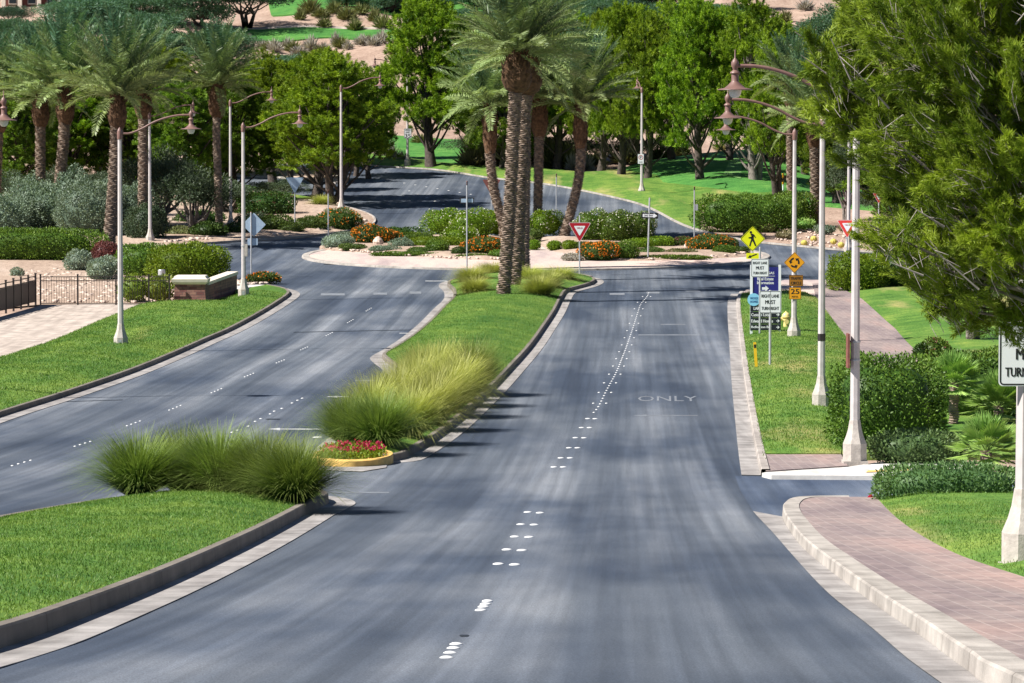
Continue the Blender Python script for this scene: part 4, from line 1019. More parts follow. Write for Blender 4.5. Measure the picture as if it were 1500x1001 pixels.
for x, y, w, h, lb in [(650, 352, 60, 36, 'white flowering shrub at the left of the island centre'), (690, 358, 62, 40, 'white flowering shrub nearest the palms on the left'), (722, 352, 52, 34, 'white flowering shrub behind the leaning palm'), (672, 368, 50, 26, 'white flowering shrub low in front of the others'),
                       (800, 352, 50, 34, 'pinkish flowering shrub between the two right island palms'), (868, 362, 60, 42, 'white flowering shrub behind the yield sign'), (905, 363, 60, 44, 'white flowering shrub left of the one way sign'), (938, 360, 46, 38, 'white flowering shrub behind the one way sign post')]:
    bush('flowering_shrub', lb, 'flowering shrub', x, y, w, h, 'hedge' if x > 850 else 'hedge_bright', .13, 2.4, .12, .7, .8, fl='bloom_white', fln=110, fls=.075, group='white flowering shrubs on the island', dz=.35)
for x, y, w, h in [(782, 372, 20, 14), (812, 373, 22, 14), (835, 374, 24, 16)]:
    bush('flowering_shrub', {782: 'small yellow green plant at the straight palm foot', 812: 'small yellow green plant between the island palms', 835: 'small yellow green plant below the leaning right palm'}[x], 'shrub', x, y, w, h, 'hedge_bright', .1, 2, .15, group='small plants at the island palm feet', dz=.25)
for x, y, w, h, m_, lf, lb in [(515, 373, 40, 9, 'lantana', .1, 'low bronze plant in front of the grey cushions'), (560, 376, 44, 9, 'sage', .1, 'low grey green plant below the big orange bush'), (615, 379, 40, 10, 'lantana', .1, 'low bronze plant in front of the boulder gravel'), (735, 384, 34, 11, 'hedge', .1, 'low green plant left of the palm bunch on the island'), (760, 366, 44, 16, 'olivescrub', .12, 'olive shrub just behind the median palms'), (775, 360, 40, 18, 'lantana', .12, 'bronze shrub at the foot of the straight island palm'),
        (850, 374, 40, 13, 'lantana', .1, 'bronze shrub behind the orange bush of the yield sign'), (900, 376, 40, 13, 'hedge_dark', .1, 'dark low shrub in front of the white flowering hedge'), (955, 380, 46, 10, 'lantana', .1, 'low bronze plant at the foot of the one way post'), (1000, 380, 40, 9, 'olivescrub', .1, 'olive plant in front of the right boulder'), (1085, 377, 30, 9, 'lantana', .1, 'low bronze plant at the right tip of the island'), (585, 356, 60, 16, 'hedge_dark', .13, 'dark shrub behind the big orange bush'), (760, 348, 60, 26, 'hedge', .13, 'green shrub between the two flowering groups')]:
    bush('island_shrub', lb, 'shrub', x, y, w, h, m_, lf, 2, .16, .7, .8, group=I, dz=.25)
for x, y, w, h, m_, lb in [(-5, 356, 90, 66, 'sage', 'silvery bush cut by the left picture edge'), (155, 352, 80, 80, 'sage', 'silvery bush right behind the hedge end palm'), (212, 358, 60, 56, 'olive', 'grey olive bush beside the slim lamp at the hedge gap'), (45, 348, 80, 84, 'sage', 'silvery bush around the bulging palm foot')]:
    bush('sage_bush', lb, 'bush', x, y, w, h, m_, .17, 2, .14, .9, 1.0, group='silvery sage bushes behind the long hedge')
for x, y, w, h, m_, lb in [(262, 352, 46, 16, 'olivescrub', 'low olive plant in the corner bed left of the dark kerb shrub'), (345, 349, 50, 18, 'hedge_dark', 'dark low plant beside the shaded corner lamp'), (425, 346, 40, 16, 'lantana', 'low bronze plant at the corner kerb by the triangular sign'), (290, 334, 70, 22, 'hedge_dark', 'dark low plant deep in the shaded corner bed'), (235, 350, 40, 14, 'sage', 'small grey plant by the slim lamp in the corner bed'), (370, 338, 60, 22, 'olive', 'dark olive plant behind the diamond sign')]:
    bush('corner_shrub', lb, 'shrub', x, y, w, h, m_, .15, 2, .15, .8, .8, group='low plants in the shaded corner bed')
# right side
bush('hedge', 'long clipped hedge on the lawn left of the spiky palm', hg, 1092, 340, 150, 50, 'hedge', .15, 3.6, .07, .35)
bush('hedge', 'hedge section right of the clipped one, at the spiky palm foot', hg, 1160, 334, 70, 48, 'hedge', .15, 3.2, .07, .5)
bush('hedge', 'bright rounded hedge beside the paved walk behind the lamp poles', hg, 1258, 430, 84, 54, 'hedge_bright', .14, 3.0, .07, .8)
bush('hedge', 'dark hedge continuing right of the bright one', hg, 1330, 428, 90, 52, 'hedge_dark', .15, 3.0, .07, .6)
for x, y, lb in ((1192, 354, 'round golden cactus second from the left on the desert bed'), (1178, 360, 'leftmost round golden cactus on the desert bed'), (1221, 358, 'third round golden cactus on the desert bed'), (1232, 363, 'golden cactus nearest the kerb, right of the lamp pole')):
    s = S(y); b = MB(); r_ = 4.6 / s
    rings = []
    for i in range(9):
        th = PI * i / 8 * .92
        rings.append([(r_ * math.sin(th + .02) * (1 + .09 * (j % 2)) * math.cos(2*PI*j/24), r_ * math.sin(th + .02) * (1 + .09 * (j % 2)) * math.sin(2*PI*j/24), r_ * (.85 + .95 * math.cos(th))) for j in range(24)])
    o = b.loft(rings).build('barrel_cactus', M['cactus']); o.location = P(x, y); tag(o, lb, 'cactus', 'golden barrel cacti on the desert bed')
dr = 'low dry shrubs on the right desert bed'
for x, y, w, h, m_, lb in [(1125, 340, 34, 12, 'olivescrub', 'low green tuft at the left of the desert bed by the hedge'), (1150, 350, 30, 10, 'dry', 'low dry tuft left of the cacti'), (1210, 343, 30, 12, 'sage', 'grey tuft behind the cacti'), (1178, 336, 36, 14, 'fan', 'spiky green tuft by the palm foot'), (1240, 340, 24, 12, 'dry', 'dry tuft right of the palm'), (1102, 349, 26, 9, 'dry', 'flat dry tuft at the kerb end of the desert bed')]:
    bush('dry_tuft', lb, 'shrub', x, y, w, h, m_, .18, 2, .15, .7, .6, group=dr, up=.8, dz=0)
bush('hedge', 'large dark green hedge beside the near lamp pole on the right', hg, 1302, 664, 160, 130, 'hedge_clip', .10, 3.8, .06, .9, .9)
bush('hedge', 'large hedge section behind the fan palm on the right', hg, 1436, 628, 210, 104, 'hedge_clip', .10, 3.6, .07, .4, .8)
bush('juniper_hedge', 'low juniper mound below the fan palms on the right', hg, 1350, 686, 150, 46, 'juniper', .10, 2.6, .06, .5, .9, up=.7)
bush('juniper_hedge', 'low clipped juniper hedge at the corner of the near paved walk', hg, 1398, 746, 225, 54, 'juniper', .075, 3.4, .05, .5, .9, up=.7)
bush('shrub', 'round shrub with reddish fruit above the large hedge', 'shrub', 1372, 530, 44, 28, 'hedge', .11, 2, .12, fl='bloom_red', fln=60)
bush('shrub', 'small dark shrub at the right lawn edge by the sign', 'shrub', 1350, 530, 24, 22, 'hedge_dark', .11, 2, .12)

# fan palms
def fan_palm(label, x, y, trunk, w, hpx, group='fan palms on the right'):
    s = S(y); root = thing('fan_palm', label, 'palm tree', P(x, y, .1), 0, group); th = trunk / s
    b = MB(); n = max(4, int(th / .06)); rings = []
    for i in range(n):
        for g_, dz in ((.88, 0), (1.12, .035)):
            rings.append([((.13 + .02 * math.sin(j * 2 + i)) * g_ * math.cos(2*PI*j/10), (.13 + .02 * math.sin(j * 2 + i)) * g_ * math.sin(2*PI*j/10), -.1 + (th + .1) * i / (n - 1) + dz) for j in range(10)])
    b.loft(rings).build('trunk', M['palm_trunk'], root)
    q = NP(); Rr = w / s / 2
    for i in range(34):
        u = i / 34; el = math.radians(-20 + 105 * u); az = i * 2.39996
        h = np.array([math.cos(az) * math.cos(el), math.sin(az) * math.cos(el), math.sin(el)]); pl = Rr * rnd.uniform(.42, .55)
        p0 = np.array([0, 0, th]); p1 = p0 + h * pl
        V, Q = tubes_np([[(p0, .014), (p1, .01)]], 4); q.add(V, Q, np.full(len(V), .6))
        sd = unit(np.cross(h, np.array([0, 0, 1.0]) + .01)); upv = np.cross(sd, h); m = 26
        an = np.radians(np.linspace(-82, 82, m)); D = h[None] * np.cos(an)[:, None] + sd[None] * np.sin(an)[:, None] + upv[None] * (.10 * np.cos(an * 2)[:, None]) + np.array([0, 0, -.12])
        V, Q = leaves(np.repeat(p1[None], m, 0), D, Rr * .55 * (1 - .25 * np.abs(an) / 1.43) * R.uniform(.9, 1.08, m), .055, np.repeat(upv[None], m, 0) + R.normal(0, .25, (m, 3)))
        q.add(V, Q, np.repeat(np.clip(.25 + .6 * (1 - u) + R.normal(0, .12, m), 0, 1), 4))
    o = link('crown', q.mesh('crown'), M['fan'], root)
fan_palm('tallest fan palm with a visible trunk in front of the large hedge', 1397, 640, 72, 104, 60)
fan_palm('trunkless fan palm spreading beside the sign pole', 1462, 636, 34, 118, 60)
fan_palm('small fan palm at the left, under the tallest one', 1368, 650, 18, 60, 40)
fan_palm('low pale fan palm behind the clipped juniper hedge', 1445, 693, 24, 124, 60)

# boulders
def boulder(label, x, y, w, h, group=None, dz=.1):
    s = S(y); b = MB(); n = 10; rings = []
    for i in range(7):
        th = PI * i / 6
        rings.append([(w / s / 2 * math.sin(th + .001) * (1 + rnd.uniform(-.16, .16)) * math.cos(2*PI*j/n), w / s / 2.4 * math.sin(th + .001) * (1 + rnd.uniform(-.16, .16)) * math.sin(2*PI*j/n), h / s * (.45 + .55 * math.cos(th)) * (1 + rnd.uniform(-.1, .1))) for j in range(n)])
    o = b.loft(rings).build('boulder', M['rock']); o.location = P(x, y, dz); tag(o, label, 'boulder', group)
boulder('pale boulder set among the orange flowers on the island', 554, 368, 15, 14, dz=.3)
boulder('pale boulder at the right end of the island', 1009, 374, 15, 11, dz=.3)
boulder('pink boulder between the fan palms on the right', 1459, 652, 26, 18)
boulder('pale rock at the corner pine foot', 498, 306, 12, 8)
def pebbles(poly, n, smin, smax, z):
    q = np.array(poly); X = R.uniform(q[:, 0].min(), q[:, 0].max(), n * 3); Y = R.uniform(q[:, 1].min(), q[:, 1].max(), n * 3)
    k = inside(X, Y, poly); X, Y = X[k][:n], Y[k][:n]; b = []; Vs = []; Qs = []; cube = np.array([(a, c, e) for a in (-1, 1) for c in (-1, 1) for e in (-1, 1)], float)
    cq = np.array([(0, 1, 3, 2), (4, 6, 7, 5), (0, 4, 5, 1), (2, 3, 7, 6), (0, 2, 6, 4), (1, 5, 7, 3)])
    for i, (x, y) in enumerate(zip(X, Y)):
        sz = R.uniform(smin, smax); a = R.uniform(0, 6.3); rt = np.array([[math.cos(a), -math.sin(a), 0], [math.sin(a), math.cos(a), 0], [0, 0, 1]])
        c = (cube * R.uniform(.5, 1.1, (8, 3)) * [1, .8, .6]) @ rt.T * sz; Vs.append(c + [x, y, float(zt(x, y)) + z]); Qs.append(cq + 8 * i)
    struct(link('rubble', npmesh('rubble', np.concatenate(Vs), np.concatenate(Qs)), M['rock']), 'stuff')
pebbles(W([(60, 446), (252, 446), (270, 425), (130, 395), (20, 400)]), 500, .05, .16, .1)
pebbles(W([(237, 361), (330, 354), (300, 345), (210, 350)]), 350, .06, .2, .25)
pebbles(W([(400, 350), (520, 336), (540, 328), (500, 325), (400, 340)]), 250, .06, .2, .25)
pebbles(W([(480, 371), (560, 379), (650, 385), (735, 387), (735, 375), (640, 372), (520, 368)]), 420, .04, .12, .3)
pebbles(W([(860, 387), (930, 388), (1040, 385), (1095, 378), (1090, 371), (980, 372), (880, 376)]), 420, .04, .12, .3)
pebbles(W([(1110, 352), (1180, 361), (1250, 367), (1350, 371), (1350, 345), (1250, 335), (1110, 336)]), 300, .04, .14, .02)
pebbles(W([(345, 421), (400, 417), (395, 411), (345, 412)]), 120, .05, .13, .1)

# flower bed at the median nose
bx, by = 516, 679
root = thing('flower_bed', 'bed of pink flowers with an ochre painted kerb at the nose of the middle median', 'flower bed', P(bx, by), 0)
s = S(by); rw, rd = 60 / s, 1.9
ov = [(rw * math.cos(a), rd * math.sin(a) + .2) for a in np.linspace(0, 2 * PI, 40, endpoint=False)]
b = MB(); b.loft([[(x, y, -.05) for x, y in ov], [(x, y, .19) for x, y in ov], [(x * .985, y * .97, .215) for x, y in ov], [(x * .90, y * .86, .215) for x, y in ov], [(x * .89, y * .84, .14) for x, y in ov]])
b.build('bed_kerb', M['bed_kerb'], root, True)
q = NP(); n = 2600; a = R.uniform(0, 6.28, n); rr = np.sqrt(R.random(n)) * .88
p = np.column_stack([np.cos(a) * rr * rw * .92, np.sin(a) * rr * rd * .9 + .2, R.uniform(.12, .36, n)])
V, Q = leaves(p, rdir(n) * .7 + [0, 0, .7], .09 * R.uniform(.6, 1.2, n), .05); q.add(V, Q, np.repeat(R.random(n), 4))
link('foliage', q.mesh('foliage'), M['hedge_bright'], root)
n = 210; k = R.choice(len(p), n); pf = p[k].copy(); pf[:, 2] = R.uniform(.34, .42, n)
V, Q = leaves(np.repeat(pf, 4, 0), rdir(n * 4) * .8 + [0, 0, .35], .055, .045)
fo = link('blooms', npmesh('blooms', V, Q, np.repeat(R.random(n * 4), 4)), M['bloom_pink'], root); fo['kind'] = 'stuff'

# hillside and roadside scrub
def make_scrub(mat, n=420):
    d = rdir(n); d[:, 2] = np.abs(d[:, 2]) * .9 + .15; d = unit(d)
    V, Q = leaves(d * R.uniform(.0, .5, (n, 1)) , d + rdir(n) * .3, R.uniform(.35, .75, n), .07)
    o = link('scrub_bush', npmesh('scrub_bush', V, Q, np.repeat(R.random(n), 4)), M[mat]); tag(o, 'x', 'scrub')
    return Proto(o)
scr = {k: make_scrub(k) for k in ('greyscrub', 'olivescrub', 'dry')}
def scrub_area(kind, pts, label, group, w=(18, 34), h=(9, 18)):
    for x, y in pts:
        s = S(y); ww = rnd.uniform(*w); scr[kind].put(P(x, y), label, rnd.uniform(0, 6), (ww / s / 1.9, ww / s / 1.9, rnd.uniform(*h) / s / .95), group)
scrub_area('olivescrub', [(455, 26), (470, 32), (490, 30), (508, 36), (528, 32), (548, 38), (562, 44), (440, 34), (520, 44), (540, 24), (475, 42)], 'olive green desert bush on the sandy bank above the hillside path', 'olive scrub above the hillside path', (22, 44), (14, 26))
scrub_area('greyscrub', [(385, 62), (402, 66), (420, 60), (438, 68), (455, 62), (475, 66), (492, 60), (510, 68), (530, 64), (548, 70), (365, 66), (560, 62)], 'grey twiggy bush on the bank below the hillside path', 'grey scrub below the hillside path', (20, 36), (12, 24))
scrub_area('olivescrub', [(395, 64), (430, 62), (468, 68), (500, 64), (540, 62)], 'greenish bush among the grey scrub below the hillside path', 'green bushes below the hillside path', (20, 36), (12, 20))
scrub_area('dry', [(700, 236), (720, 240), (690, 246), (735, 244), (760, 243), (705, 246)], 'straw coloured scrub behind the far lawn, left of the palms', 'dry scrub behind the far lawn', (36, 60), (24, 40))
scrub_area('olivescrub', [(805, 240), (825, 236), (845, 246), (870, 244), (790, 238), (815, 248), (920, 240), (965, 236), (990, 230)], 'olive scrub at the back of the lawn, among the pine trunks', 'olive scrub among the pine trunks', (36, 60), (22, 44))
scrub_area('greyscrub', [(575, 238), (588, 240), (562, 236), (860, 248), (840, 250)], 'grey bush by the far lawn edge', 'grey bushes by the far lawn', (26, 40), (20, 30))
scrub_area('dry', [(1000, 228), (975, 234), (1060, 222), (1180, 214), (1200, 212)], 'pale dry scrub on the brow of the green lawn', 'dry scrub on the lawn brow', (30, 60), (14, 26))
scrub_area('greyscrub', [(1090, 36), (1180, 24), (1215, 20), (1250, 60), (1290, 30), (1320, 60), (1060, 30), (1130, 50)], 'sparse bush on the pale sandy slope at the upper right', 'bushes on the upper right slope', (18, 40), (8, 18))
scrub_area('olivescrub', [(1150, 40), (800, 30), (870, 30), (900, 24), (930, 34), (1000, 36), (1040, 44), (600, 100), (580, 90), (440, 100), (620, 210), (780, 214)], 'scattered green bush on the hillside behind the pines', 'green bushes on the hillside', (24, 50), (14, 30))

# ---------------- the big pine at the right edge
def big_pine():
    d0 = 43.0; s = F / d0
    bx, by = (1625 - CX) / s, d0
    bz = float(zt(bx, by)); root = thing('pine_tree', 'big pine reaching in from the right edge in front of the lamp poles', 'tree', (bx, by, bz))
    def w(x, y, dy=0): return np.array([(x - 1625) / s, dy, CAMZ + d0 * slope(y) - bz])
    lobes = [(1440, 50, 150, 0), (1330, 70, 90, -.6), (1290, 150, 80, .3), (1212, 110, 38, 0), (1232, 165, 36, .3), (1302, 205, 38, -.3), (1205, 75, 24, .1), (1345, 190, 100, .6), (1440, 180, 120, -.6), (1356, 268, 46, 0), (1296, 342, 22, -.4),
             (1345, 362, 42, .2), (1370, 290, 85, .8), (1450, 290, 95, -.5), (1378, 392, 52, -.3), (1420, 390, 75, .4), (1472, 380, 60, -.6), (1372, 430, 30, .1), (1395, 452, 36, 0), (1438, 452, 30, .2), (1530, 150, 140, 0), (1550, 310, 110, .4), (1560, 20, 140, .3), (1275, 30, 26, 0), (1310, 15, 50, .3), (1400, -60, 120, 0), (1265, 90, 40, .5), (1560, 400, 60, .3), (1620, 200, 130, 0), (1640, 30, 150, 0), (1500, 436, 45, 0), (1493, 474, 24, 0)]
    tr = [(np.array([0, 0, -.2]), .24), (np.array([.05, 0, 1.2]), .21), (w(1615, 500), .18), (w(1600, 250), .14), (w(1580, 0), .08), (w(1570, -120), .04)]
    paths = [tr]; V_ = NP(); tw = []
    for x, y, r, dy in lobes:
        c = w(x, y, dy * 1.6); st = w(1610, min(455, y + 130 + (1610 - x) * .32)); md = (c + st) / 2 + np.array([0, 0, -.12])
        if x < 1560: paths.append([(st, .035), (md, .024), (c, .012), (c + (c - md) * .2, .005)])
        rm = r / s
        ns = max(5, int(1.5 * (r / 20) ** 2.1)); nt_ = 26
        sd = rdir(ns) * np.array([1, 1.2, 1]); sc_ = c + sd * rm * R.uniform(.25, 1.0, (ns, 1)) ** .5
        ax = unit(sd * .6 + np.array([-.35, 0, .65]) + R.normal(0, .25, (ns, 3)))
        k = np.repeat(np.arange(ns), nt_); n = len(k)
        u_ = R.random((n, 1)); q = sc_[k] + ax[k] * (u_ - .4) * .42 + R.normal(0, 1, (n, 3)) * (.085 * (1.15 - u_))
        d = unit(ax[k] * 1.3 + R.normal(0, .33, (n, 3))); sub_t = R.uniform(.05, .8, ns)[k]; it = iter(sub_t)
        for p_, dd in zip(q, d):
            up = dd; ln = R.uniform(.12, .26); tv = next(it)
            p0 = p_ - up * ln * .5; tw.append([(p0 - up * .14 + np.array([.06, 0, -.03]), .004), (p0, .0035), (p_, .0025)])
            k = 40; t = R.random(k); e = unit(up * 1.0 + rdir(k) * .75)
            V, Q = leaves(p0 + up * ln * t[:, None], e, R.uniform(.055, .10, k), .0085)
            al = np.tile([0, .4, 1, .4], k)
            tn = np.clip(tv + R.normal(0, .15, k), 0, 1); V_.add(V, Q, np.repeat(tn, 4), al)
    tubemesh('trunk', paths, M['bark2'], root, 7); tubemesh('twig', tw[::4], M['deadwood'], root, 3)
    link('crown', V_.mesh('crown'), M['pine_near'], root)
    for x0, y0, x1, y1 in [(1240, 130, 1205, 60), (1290, 160, 1235, 100), (1470, 40, 1500, 0), (1500, 30, 1470, 8), (1370, 330, 1320, 300), (1420, 420, 1340, 350), (1480, 200, 1400, 160), (1340, 400, 1290, 380), (1310, 170, 1280, 190), (1400, 300, 1350, 250)]:
        a, b_ = w(x0, y0, -.9), w(x1, y1, -1.0); dead = [[(a, .013), ((a + b_) / 2, .009), (b_, .004)]]
        for k in range(4):
            m_ = a + (b_ - a) * (.3 + .17 * k); dead.append([(m_, .005), (m_ + R.normal(0, .13, 3), .002)])
        tubemesh('dead_branch', dead, M['deadwood'], root, 5)
big_pine()

# ================================================================== STREET FURNITURE
def make_lamp():
    root = thing('street_lamp', 'x', 'street lamp')
    o8 = PI / 8
    b = MB(); b.lathe([(.40, -.3), (.40, .03)], 4, (0, 0, 0), PI / 4); b.build('footing', M['pole_base'], root)
    b = MB(); b.lathe([(.285, 0.03), (.285, .42), (.275, .44), (.215, .58), (.165, .74), (.135, .92), (.128, .96)], 8, (0, 0, 0), o8); b.build('base', M['pole_base'], root)
    b = MB(); b.box((0, -.262, .23), (.12, .012, .22)); b.build('hand_hole_cover', M['galv'], root)
    b = MB(); b.lathe([(.118, .95), (.078, 8.16)], 8, (0, 0, 0), o8); b.build('pole', M['pole'], root)
    b = MB(); b.lathe([(.095, 8.14), (.10, 8.2), (.10, 8.44), (.085, 8.49), (.05, 8.55), (.02, 8.60), (.001, 8.61)], 12); b.build('pole_cap', M['lampbrown'], root, True)
    pa = smooth([(.09, 0, 8.36), (.40, 0, 8.37), (.87, 0, 8.55), (1.33, 0, 8.80), (1.80, 0, 8.97), (2.30, 0, 9.07), (2.78, 0, 9.08)], False, 5)
    b = MB(); b.tube(pa, .042, 10); b.build('arm', M['lampbrown'], root, True)
    c = (2.78, 0, 0)
    b = MB(); b.lathe([(.001, 9.46), (.012, 9.44), (.016, 9.26), (.05, 9.22), (.088, 9.16), (.088, 9.08), (.055, 9.01), (.05, 8.98), (.11, 8.93), (.115, 8.91), (.082, 8.89), (.082, 8.73), (.095, 8.71), (.16, 8.64), (.24, 8.575), (.40, 8.545), (.405, 8.53), (.39, 8.525), (.15, 8.55), (.001, 8.55)], 24, c)
    sh = b.build('lamp_shade', M['lampbrown'], root, True)
    b = MB(); b.lathe([(.15, 8.545), (.148, 8.50), (.125, 8.41), (.08, 8.355), (.001, 8.34)], 18, c); b.build('globe', M['globe'], sh, True)
    return Proto(root)
lamp = make_lamp()
LG = 'brown headed street lamps'
def street_lamp(x, y, label, left=False, dz=.15, sc=1.0, rz=None):
    lamp.put(P(x, y, dz), label, (PI if left else 0) if rz is None else rz, (1, 1, sc), LG); return P(x, y, dz)
street_lamp(177, 516, 'street lamp on the left lawn nearest the picture front, arm reaching over the road')
street_lamp(357, 441, 'street lamp beside the low stone wall with a small box on its pole')
street_lamp(-123, 588, 'street lamp at the left edge with only its brown lamp head in the picture')
street_lamp(220, 360, 'slim street lamp at the kerb behind the hedges, just right of the nearest left lamp', sc=.97)
street_lamp(338, 340, 'street lamp in the shaded corner bed right of the slim palm', sc=1.02)
street_lamp(500, 315, 'street lamp standing in front of the broad leaning pine', sc=1.06)
street_lamp(597, 246, 'far street lamp with the 35 speed limit sign', left=True, sc=1.0)
street_lamp(940, 289, 'slim street lamp on the lawn carrying the no parking sign, arm pointing away', rz=PI * .53, sc=.96)
street_lamp(1252, 686, 'nearest right street lamp, its base beside the large hedge and its top in pine needles', left=True)
street_lamp(1203, 606, 'street lamp on the right verge between the nearest lamp and the orange sign lamp', left=True)
pR3 = street_lamp(1163, 505, 'right street lamp carrying the orange roundabout warning sign', left=True)
street_lamp(1243, 376, 'far right street lamp rising behind the bright red yield sign', rz=PI * .9, sc=1)
street_lamp(1327, 374, 'far right street lamp half hidden by the big pine branches', rz=PI * .9, sc=1)
pR0 = street_lamp(1500, 848, 'street lamp cut by the right picture edge, with the lane sign bolted to it', left=True)

# ---- sign building
def rrect(w, h, r=.05, n=4, cx=0, cz=0):
    o = []
    for sx, sz, a0 in ((1, 1, 0), (-1, 1, 90), (-1, -1, 180), (1, -1, 270)):
        for k in range(n + 1):
            a = math.radians(a0 + 90 * k / n); o.append((cx + sx * (w/2 - r) + r * math.cos(a), cz + sz * (h/2 - r) + r * math.sin(a)))
    return o
def rpoly(pts, r, n=4):
    """polygon with rounded corners"""
    o = []; m = len(pts)
    for i in range(m):
        p, a, b = Vector(pts[i]), Vector(pts[i - 1]), Vector(pts[(i + 1) % m])
        u, v = (a - p).normalized(), (b - p).normalized(); t = r / math.tan(u.angle(v) / 2)
        s_, e_ = p + u * t, p + v * t
        for k in range(n + 1):
            f = k / n; o.append(tuple(s_ * (1 - f) ** 2 + p * 2 * f * (1 - f) + e_ * f * f))
    return o
def plate(parent, name, pts, mat, y0, th=.004):
    b = MB(); b.prism(pts, y0, y0 + th); return b.build(name, M[mat], parent)
def ringplate(parent, name, outer, inner, mat, y0, th=.003):
    n = len(outer); vs = []; fs = []
    for y in (y0, y0 + th):
        vs += [(x, y, z) for x, z in outer] + [(x, y, z) for x, z in inner]
    for i in range(n):
        k = (i + 1) % n
        fs += [(i, k, n + k, n + i), (2*n + i, 3*n + i, 3*n + k, 2*n + k), (i, 2*n + i, 2*n + k, k), (n + i, n + k, 3*n + k, 3*n + i)]
    b = MB(); b.add(vs, fs); return b.build(name, M[mat], parent)
def lettering(parent, body, cx, cz, w, h, mat, y0, th=.002, name='lettering'):
    me, co = textmesh(body)
    fs = [tuple(p.vertices) for p in me.polygons]; bpy.data.meshes.remove(me); b = MB()
    for k, sx in enumerate((-.5, 0, .5)):          # three strokes side by side make the heavy highway lettering
        b.add([((x - .5) * w * .985 + cx + sx * h * .075, y0 - th - k * .0004, (z - .5) * h + cz) for x, z in co[:, :2]], fs)
    return b.build(name, M[mat], parent)
def post(root, h, r=.03, mat='galv', name='post', x=0, y=.04):
    b = MB(); b.lathe([(r, -.3), (r, h - .01), (r * .8, h)], 10, (x, y, 0)); o = b.build(name, M[mat], root); return o
def cap(root, z, mat='rust'):
    b = MB(); b.lathe([(.042, z - .22), (.042, z), (.02, z + .03), (.001, z + .03)], 10, (0, .04, 0)); b.build('post_cap', M[mat], root)
def lane_panel(root, cx, zc, w=.76, h=.76, y=0):
    p = plate(root, 'panel', rrect(w, h, .05, 4, cx, zc), 'white', y, .004)
    ringplate(p, 'border', rrect(w * .965, h * .965, .045, 4, cx, zc), rrect(w * .925, h * .925, .035, 4, cx, zc), 'black', y - .003, .003)
    lettering(p, 'RIGHT LANE', cx, zc + h * .27, w * .80, h * .145, 'black', y - .001)
    lettering(p, 'MUST', cx, zc, w * .46, h * .175, 'black', y - .001)
    lettering(p, 'TURN RIGHT', cx, zc - h * .28, w * .80, h * .145, 'black', y - .001)
    return p
def yawed(o, deg): o.rotation_euler = (0, 0, math.radians(deg)); return o
def hz(yb, y): return (yb - y) / S(yb)
# front lane sign
r_ = thing('lane_sign', 'lower white RIGHT LANE MUST TURN RIGHT sign in front of the directory board', 'road sign', P(1128, 545, .15))
post(r_, hz(545, 425) - .15, .045); lane_panel(r_, 0, hz(545, 442.5) - .15, .78, .79)
r_ = thing('lane_sign', 'upper white RIGHT LANE MUST TURN RIGHT sign, just under the small yellow arrow plaque', 'road sign', P(1113, 497, .15))
post(r_, hz(497, 362) - .15, .042); lane_panel(r_, 0, hz(497, 392.5) - .15, .74, .76, -.004)
lane = thing('lane_sign', 'large white lane sign with black border at the right edge, partly covered by pine needles', 'road sign', pR0 + Vector((.045, -.13, 0)))
lane_panel(lane, 0, hz(848, 516) - .15, .78, .78)
b = MB(); b.box((0, .02, hz(848, 516) - .45), (.34, .025, .03)); b.box((0, .02, hz(848, 516) + .15), (.34, .025, .03)); b.build('bracket', M['galv'], lane)
# pedestrian sign
yb = 478; r_ = thing('pedestrian_sign', 'fluorescent yellow diamond with a black walking figure and an arrow plaque below', 'road sign', P(1102, yb, .12))
post(r_, hz(yb, 333) - .12, .04); zc = hz(yb, 350) - .12; q_ = 18.5 / S(yb)
D4 = [(0, q_), (-q_, 0), (0, -q_), (q_, 0)]
p = plate(r_, 'panel', [(x, z + zc) for x, z in rpoly(D4, .06)], 'yellow', 0)
ringplate(p, 'border', [(x * .955, z * .955 + zc) for x, z in rpoly(D4, .06)], [(x * .915, z * .915 + zc) for x, z in rpoly(D4, .06)], 'black', -.003)
b = MB(); k_ = q_ / 18.5
def ped(pts): return [(x * k_, zc + z * k_) for x, z in pts]
b.prism(ped([(-2.6 + 1.9 * math.cos(a), 9.6 + 1.9 * math.sin(a)) for a in np.linspace(0, 2 * PI, 14, endpoint=False)]), -.004, -.001)
b.prism(ped([(-3.4, 7.2), (0.2, 7.6), (2.6, 6.0), (5.0, 1.6), (4.0, 1.2), (1.8, 4.2), (1.6, 0), (3.6, -4.8), (5.6, -10.2), (3.6, -10.8), (1.0, -5.2), (-.4, -2.6), (-2.0, -6.4), (-3.2, -11.0), (-5.2, -10.4), (-3.6, -5.0), (-2.0, 0), (-1.6, 3.2), (-3.4, 2.0), (-6.0, 2.2), (-6.0, .9), (-2.8, .4), (-1.4, 3)]), -.0045, -.0012)
b.build('walking_figure', M['black'], p)
za = hz(yb, 375) - .12; p = plate(r_, 'arrow_plaque', rrect(18.5 * k_, 8.6 * k_, .03, 3, 0, za), 'yellow', 0)
b = MB(); b.prism([(x * k_, za + z * k_) for x, z in [(-7, -2.6), (-1.6, -2.9), (-2.3, -1.4), (6.6, 2.0), (6.0, 3.4), (-2.9, .1), (-3.6, 1.6)]], -.004, -.001); b.build('arrow', M['black'], p)
